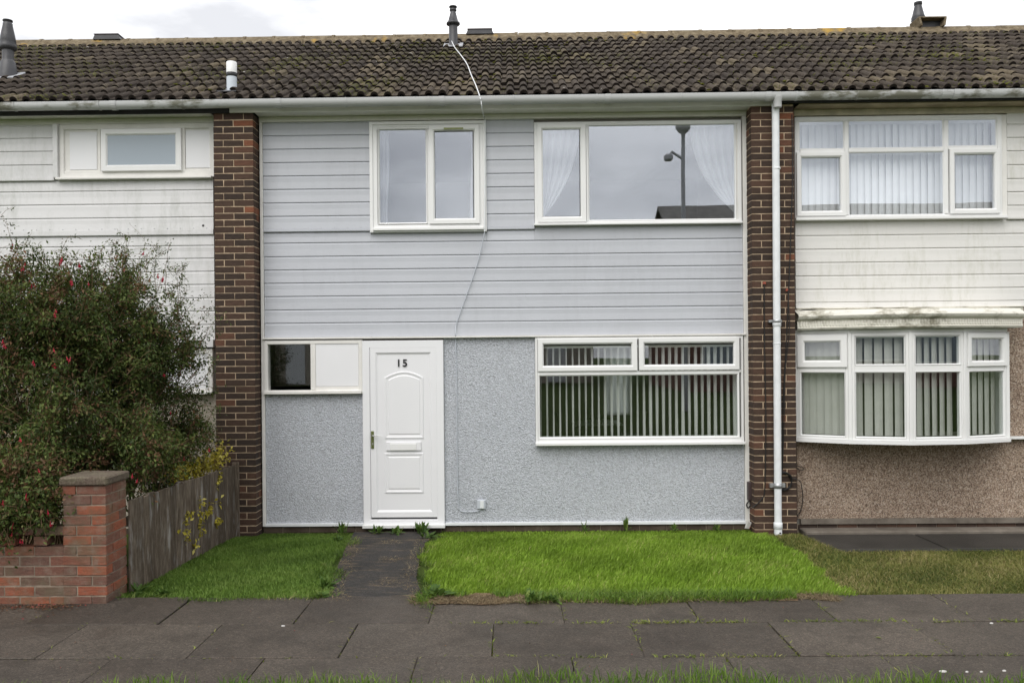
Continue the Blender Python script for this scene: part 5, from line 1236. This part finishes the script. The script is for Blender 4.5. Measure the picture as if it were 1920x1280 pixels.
weed(790, 998, -.20, 34, .12, .14, 'tall leafy weed at the right of the door sill'); weed(800, 1022, -.60, 16, .14, .10, 'broad-leaved weed at the top right edge of the path')
weed(640, 997, -.2, 26, .10, .14, 'upright weed at the plinth left of the door'); weed(815, 1122, -3.38, 30, .15, .10, 'dock weed at the bottom right corner of the path'); weed(790, 1128, -3.42, 14, .08, .05, 'pale low weed beside the bottom of the path')
weed(610, 1105, -3.05, 34, .10, .09, 'clump of low weeds at the bottom left edge of the path'); weed(600, 1122, -3.40, 22, .09, .05, 'pale green weeds at the pavement edge left of the path'); weed(303, 1118, -3.30, 26, .10, .06, 'weed at the foot of the fence by the pavement'); weed(262, 1110, -3.22, 20, .10, .09, 'grassy weed beside the garden wall pier')
weed(1175, 992, -.16, 16, .08, .16, 'pale green seedling against the plinth below the ground floor window'); weed(1095, 996, -.14, 12, .07, .12, 'small seedling left of the pale one against the plinth'); weed(1265, 1000, -.16, 18, .08, .09, 'weed clump at the plinth right of the seedlings'); weed(1345, 998, -.16, 16, .08, .08, 'weed clump at the plinth near the right-hand pier')
weed(1000, 1135, -3.52, 30, .11, .08, 'dock weed in the ragged lawn edge right of the bare soil'); weed(632, 1020, -.7, 18, .09, .06, 'low weed along the left edge of the path'); weed(1035, 1138, -3.53, 20, .09, .05, 'pale weed tuft at the lawn edge by the pavement')

# litter of petals and leaves at the foot of the garden wall
n = 1500; r = np.random.default_rng(77); x = r.uniform(-5, -3.02, n); y = -3.56 - np.abs(r.normal(0, .08, n)) ; P = np.stack([x, y, np.full(n, .206)], 1); k_ = (x < -3.25 + r.normal(0, .1, n)); P = P[k_]; n = len(P)
V, F, T_ = leaf_cloud(P, np.stack([r.normal(0, 1, n), r.normal(0, 1, n), r.normal(.1, .15, n)], 1), np.tile([0, 0, 1.], (n, 1)) + r.normal(0, .3, (n, 3)), r.uniform(.010, .026, n), r.uniform(.006, .014, n), r.random(n)); kind(tri_mesh('leaf_litter', V, F, DEBRIS, T_), 'stuff')
n = 260; x = r.uniform(-4, 4, n); y = r.uniform(-4.9, -3.45, n); P = np.stack([x, y, np.full(n, .206)], 1)
V, F, T_ = leaf_cloud(P, np.stack([r.normal(0, 1, n), r.normal(0, 1, n), r.normal(.1, .15, n)], 1), np.tile([0, 0, 1.], (n, 1)) + r.normal(0, .3, (n, 3)), r.uniform(.005, .013, n), r.uniform(.004, .009, n), r.random(n)); kind(tri_mesh('pavement_crumbs', V, F, DEBRIS, T_), 'stuff')
# gum spots, fallen leaves, packet
def gp(px, py, zz=.2):
    lo, hi = -9.0, -.5
    for _ in range(40):
        Y = (lo + hi) / 2
        if Z(px, py, Y) > zz: lo = Y
        else: hi = Y
    return X(px, py, Y), Y
for px, py, s, lb_ in ((531, 1173, .014, 'white gum spot on the slab below the path'), (1859, 1168, .012, 'pale gum spot on the paving at the far right'), (1768, 1258, .022, 'large white smear on the front paving row at right'), (1813, 1259, .009, 'white spot right beside the large smear'), (1840, 1259, .009, 'white spot midway along the row of spots'), (1883, 1257, .011, 'white spot near the right end of the row of spots')):
    x, y = gp(px, py); s *= .65; o = MB().lathe((x, y, .198), [(s, 0), (s * 1.0, .006), (s * .6, .008)], 9).build('gum_spot', PAPER); o.data.transform(Matrix.Translation((x, y, 0)) @ Matrix.Diagonal((1.5, .8, 1, 1)) @ Matrix.Translation((-x, -y, 0))); tag(o, lb_, 'gum spot')
for px, py, lb_, l_ in ((1200, 1165, 'pale green fallen leaf on the slab joint', .07), (1640, 1196, 'small yellow-green leaf lying on a slab at right', .045), (40, 1161, 'crimson petal lying on the left paving', .03), (138, 1205, 'brown leaf lying on the left paving', .03)):
    x, y = gp(px, py); V, F, T_ = leaf_cloud(np.array([[x, y, .208]]), np.array([[.8, -.5, .12]]), np.array([[0, .1, 1.]]), np.array([l_]), np.array([l_ * .45]), np.array([.95 if px > 1000 else .3])); o = tri_mesh('fallen_leaf', V, F, WEEDM if px > 1000 else (PETAL if px == 40 else DEBRIS), T_); tag(o, lb_, 'leaf')
x, _z = at(1400, 990, -.16); o = thing('litter_packet', 'crumpled white and red packet at the foot of the right-hand pier', 'litter', (x, -.16, .02))
mb = MB(); mb.box(-.028, .028, -.012, .012, 0, .085, .006); mb.v = [tuple(c + random.uniform(-.004, .004) for c in p) for p in mb.v]; T = Matrix.Translation((x, -.16, .04)) @ Matrix.Rotation(.35, 4, 'Y') @ Matrix.Rotation(.3, 4, 'Z'); mb.build('wrapper', PAPER, o, T); MB().box(.006, .029, -.0135, .0135, .012, .05, .003).build('red_print', REDP, o, T)
q = rect(683, 701, 998, 1006, -.03); o = thing('air_brick', 'small grey air brick in the plinth by the door', 'air brick', (q[0], -.03, q[2])); bx('frame', LEAD, o, q[0], q[1], -.03, .0, q[2], q[3], c=.003)
for k in range(5): bx('slot', BLACKPL, o, q[0] + .012 + k * .019, q[0] + .02 + k * .019, -.033, -.028, q[2] + .01, q[3] - .01, c=.001)

# ------------------------------------------------------------------ across the green, behind the camera: what the windows mirror
def far_house(label, x0, x1, y, z0, eave, ridge, dep, wallm, n, band):
    h = thing('terraced_row', label, 'terrace', ((x0 + x1) / 2, y, z0))
    MB().box(x0, x1, y - dep * 2, y, z0, eave).build('wall', wallm, h)
    mb = MB(); e = .3; A = [(y + e, eave - .05), (y - dep, ridge), (y - 2 * dep - e, eave - .05)]
    mb.loft([[(x, a, b) for a, b in A] + [(x, a, b - .12) for a, b in reversed(A)] for x in (x0 - .2, x1 + .2)], True, False, True); mb.build('roof', FARROOF, h)
    MB().box(x0 + .02, x1 - .02, y, y + .03, z0 + 2.5, z0 + 4.2).build('boarding', band, h)
    w = (x1 - x0) / n
    for k in range(n):
        for (a, b, c_, d) in ((.1, .45, 3.0, 4.1), (.6, .9, 3.0, 4.1), (.1, .5, .9, 2.1)):
            xx0, xx1 = x0 + w * (k + a), x0 + w * (k + b); f = MB(); f.ring(xx0, xx1, z0 + c_, z0 + d, [(0, y - .02), (0, y + .09), (.08, y + .09), (.08, y - .02)]); f = f.build('window', PVC, h); MB().box(xx0 + .07, xx1 - .07, y + .04, y + .045, z0 + c_ + .07, z0 + d - .07).build('pane', FROST, f)
        bx('door', DOORM, h, x0 + w * (k + .64), x0 + w * (k + .64) + .9, y, y + .05, z0 + .05, z0 + 2.1)
FARROOF = simple('far_roof', (.20, .19, .17), .9, .2, .25, 4)
POSTM = simple('lamp_post_paint', (.45, .45, .45), .5, .4, .1, 4)
BRK = simple('far_brick', (.20, .11, .085), .9, .2, .2, 3)
far_house('brick terrace across the green mirrored in the right-hand windows', 6.0, 24.0, -19.6, .68, 5.4, 7.75, 3.9, BRK, 3, SID_C)
far_house('pale boarded terrace across the green mirrored in the ground floor windows', -14, 3.8, -29, .74, 5.0, 7.2, 4, ROUGH_C, 3, SID_W)
lx, ly = 4.65, -13.0; lp = thing('lamp_post', 'grey lamp post with a side floodlight mirrored in the upper window', 'lamp post', (lx, ly, gz(lx, ly)))
g0 = gz(lx, ly); MB().lathe((lx, ly, g0), [(.10, 0), (.10, 1.2), (.07, 1.3), (.055, 7.0)], 14).build('post', POSTM, lp); MB().lathe((lx, ly, g0 + 7.0), [(.05, 0), (.05, .35), (.12, .4), (.2, .5), (.2, .75), (.1, .82)], 14).build('lamp_head', POSTM, lp)
MB().tube([(lx, ly, g0 + 6.7), (lx - .3, ly, g0 + 6.9), (lx - .42, ly, g0 + 6.75)], .04, 8).build('bracket', POSTM, lp); MB().box(lx - .50, lx - .28, ly - .1, ly + .1, g0 + 6.66, g0 + 6.84, .04).build('floodlight', POSTM, lp)
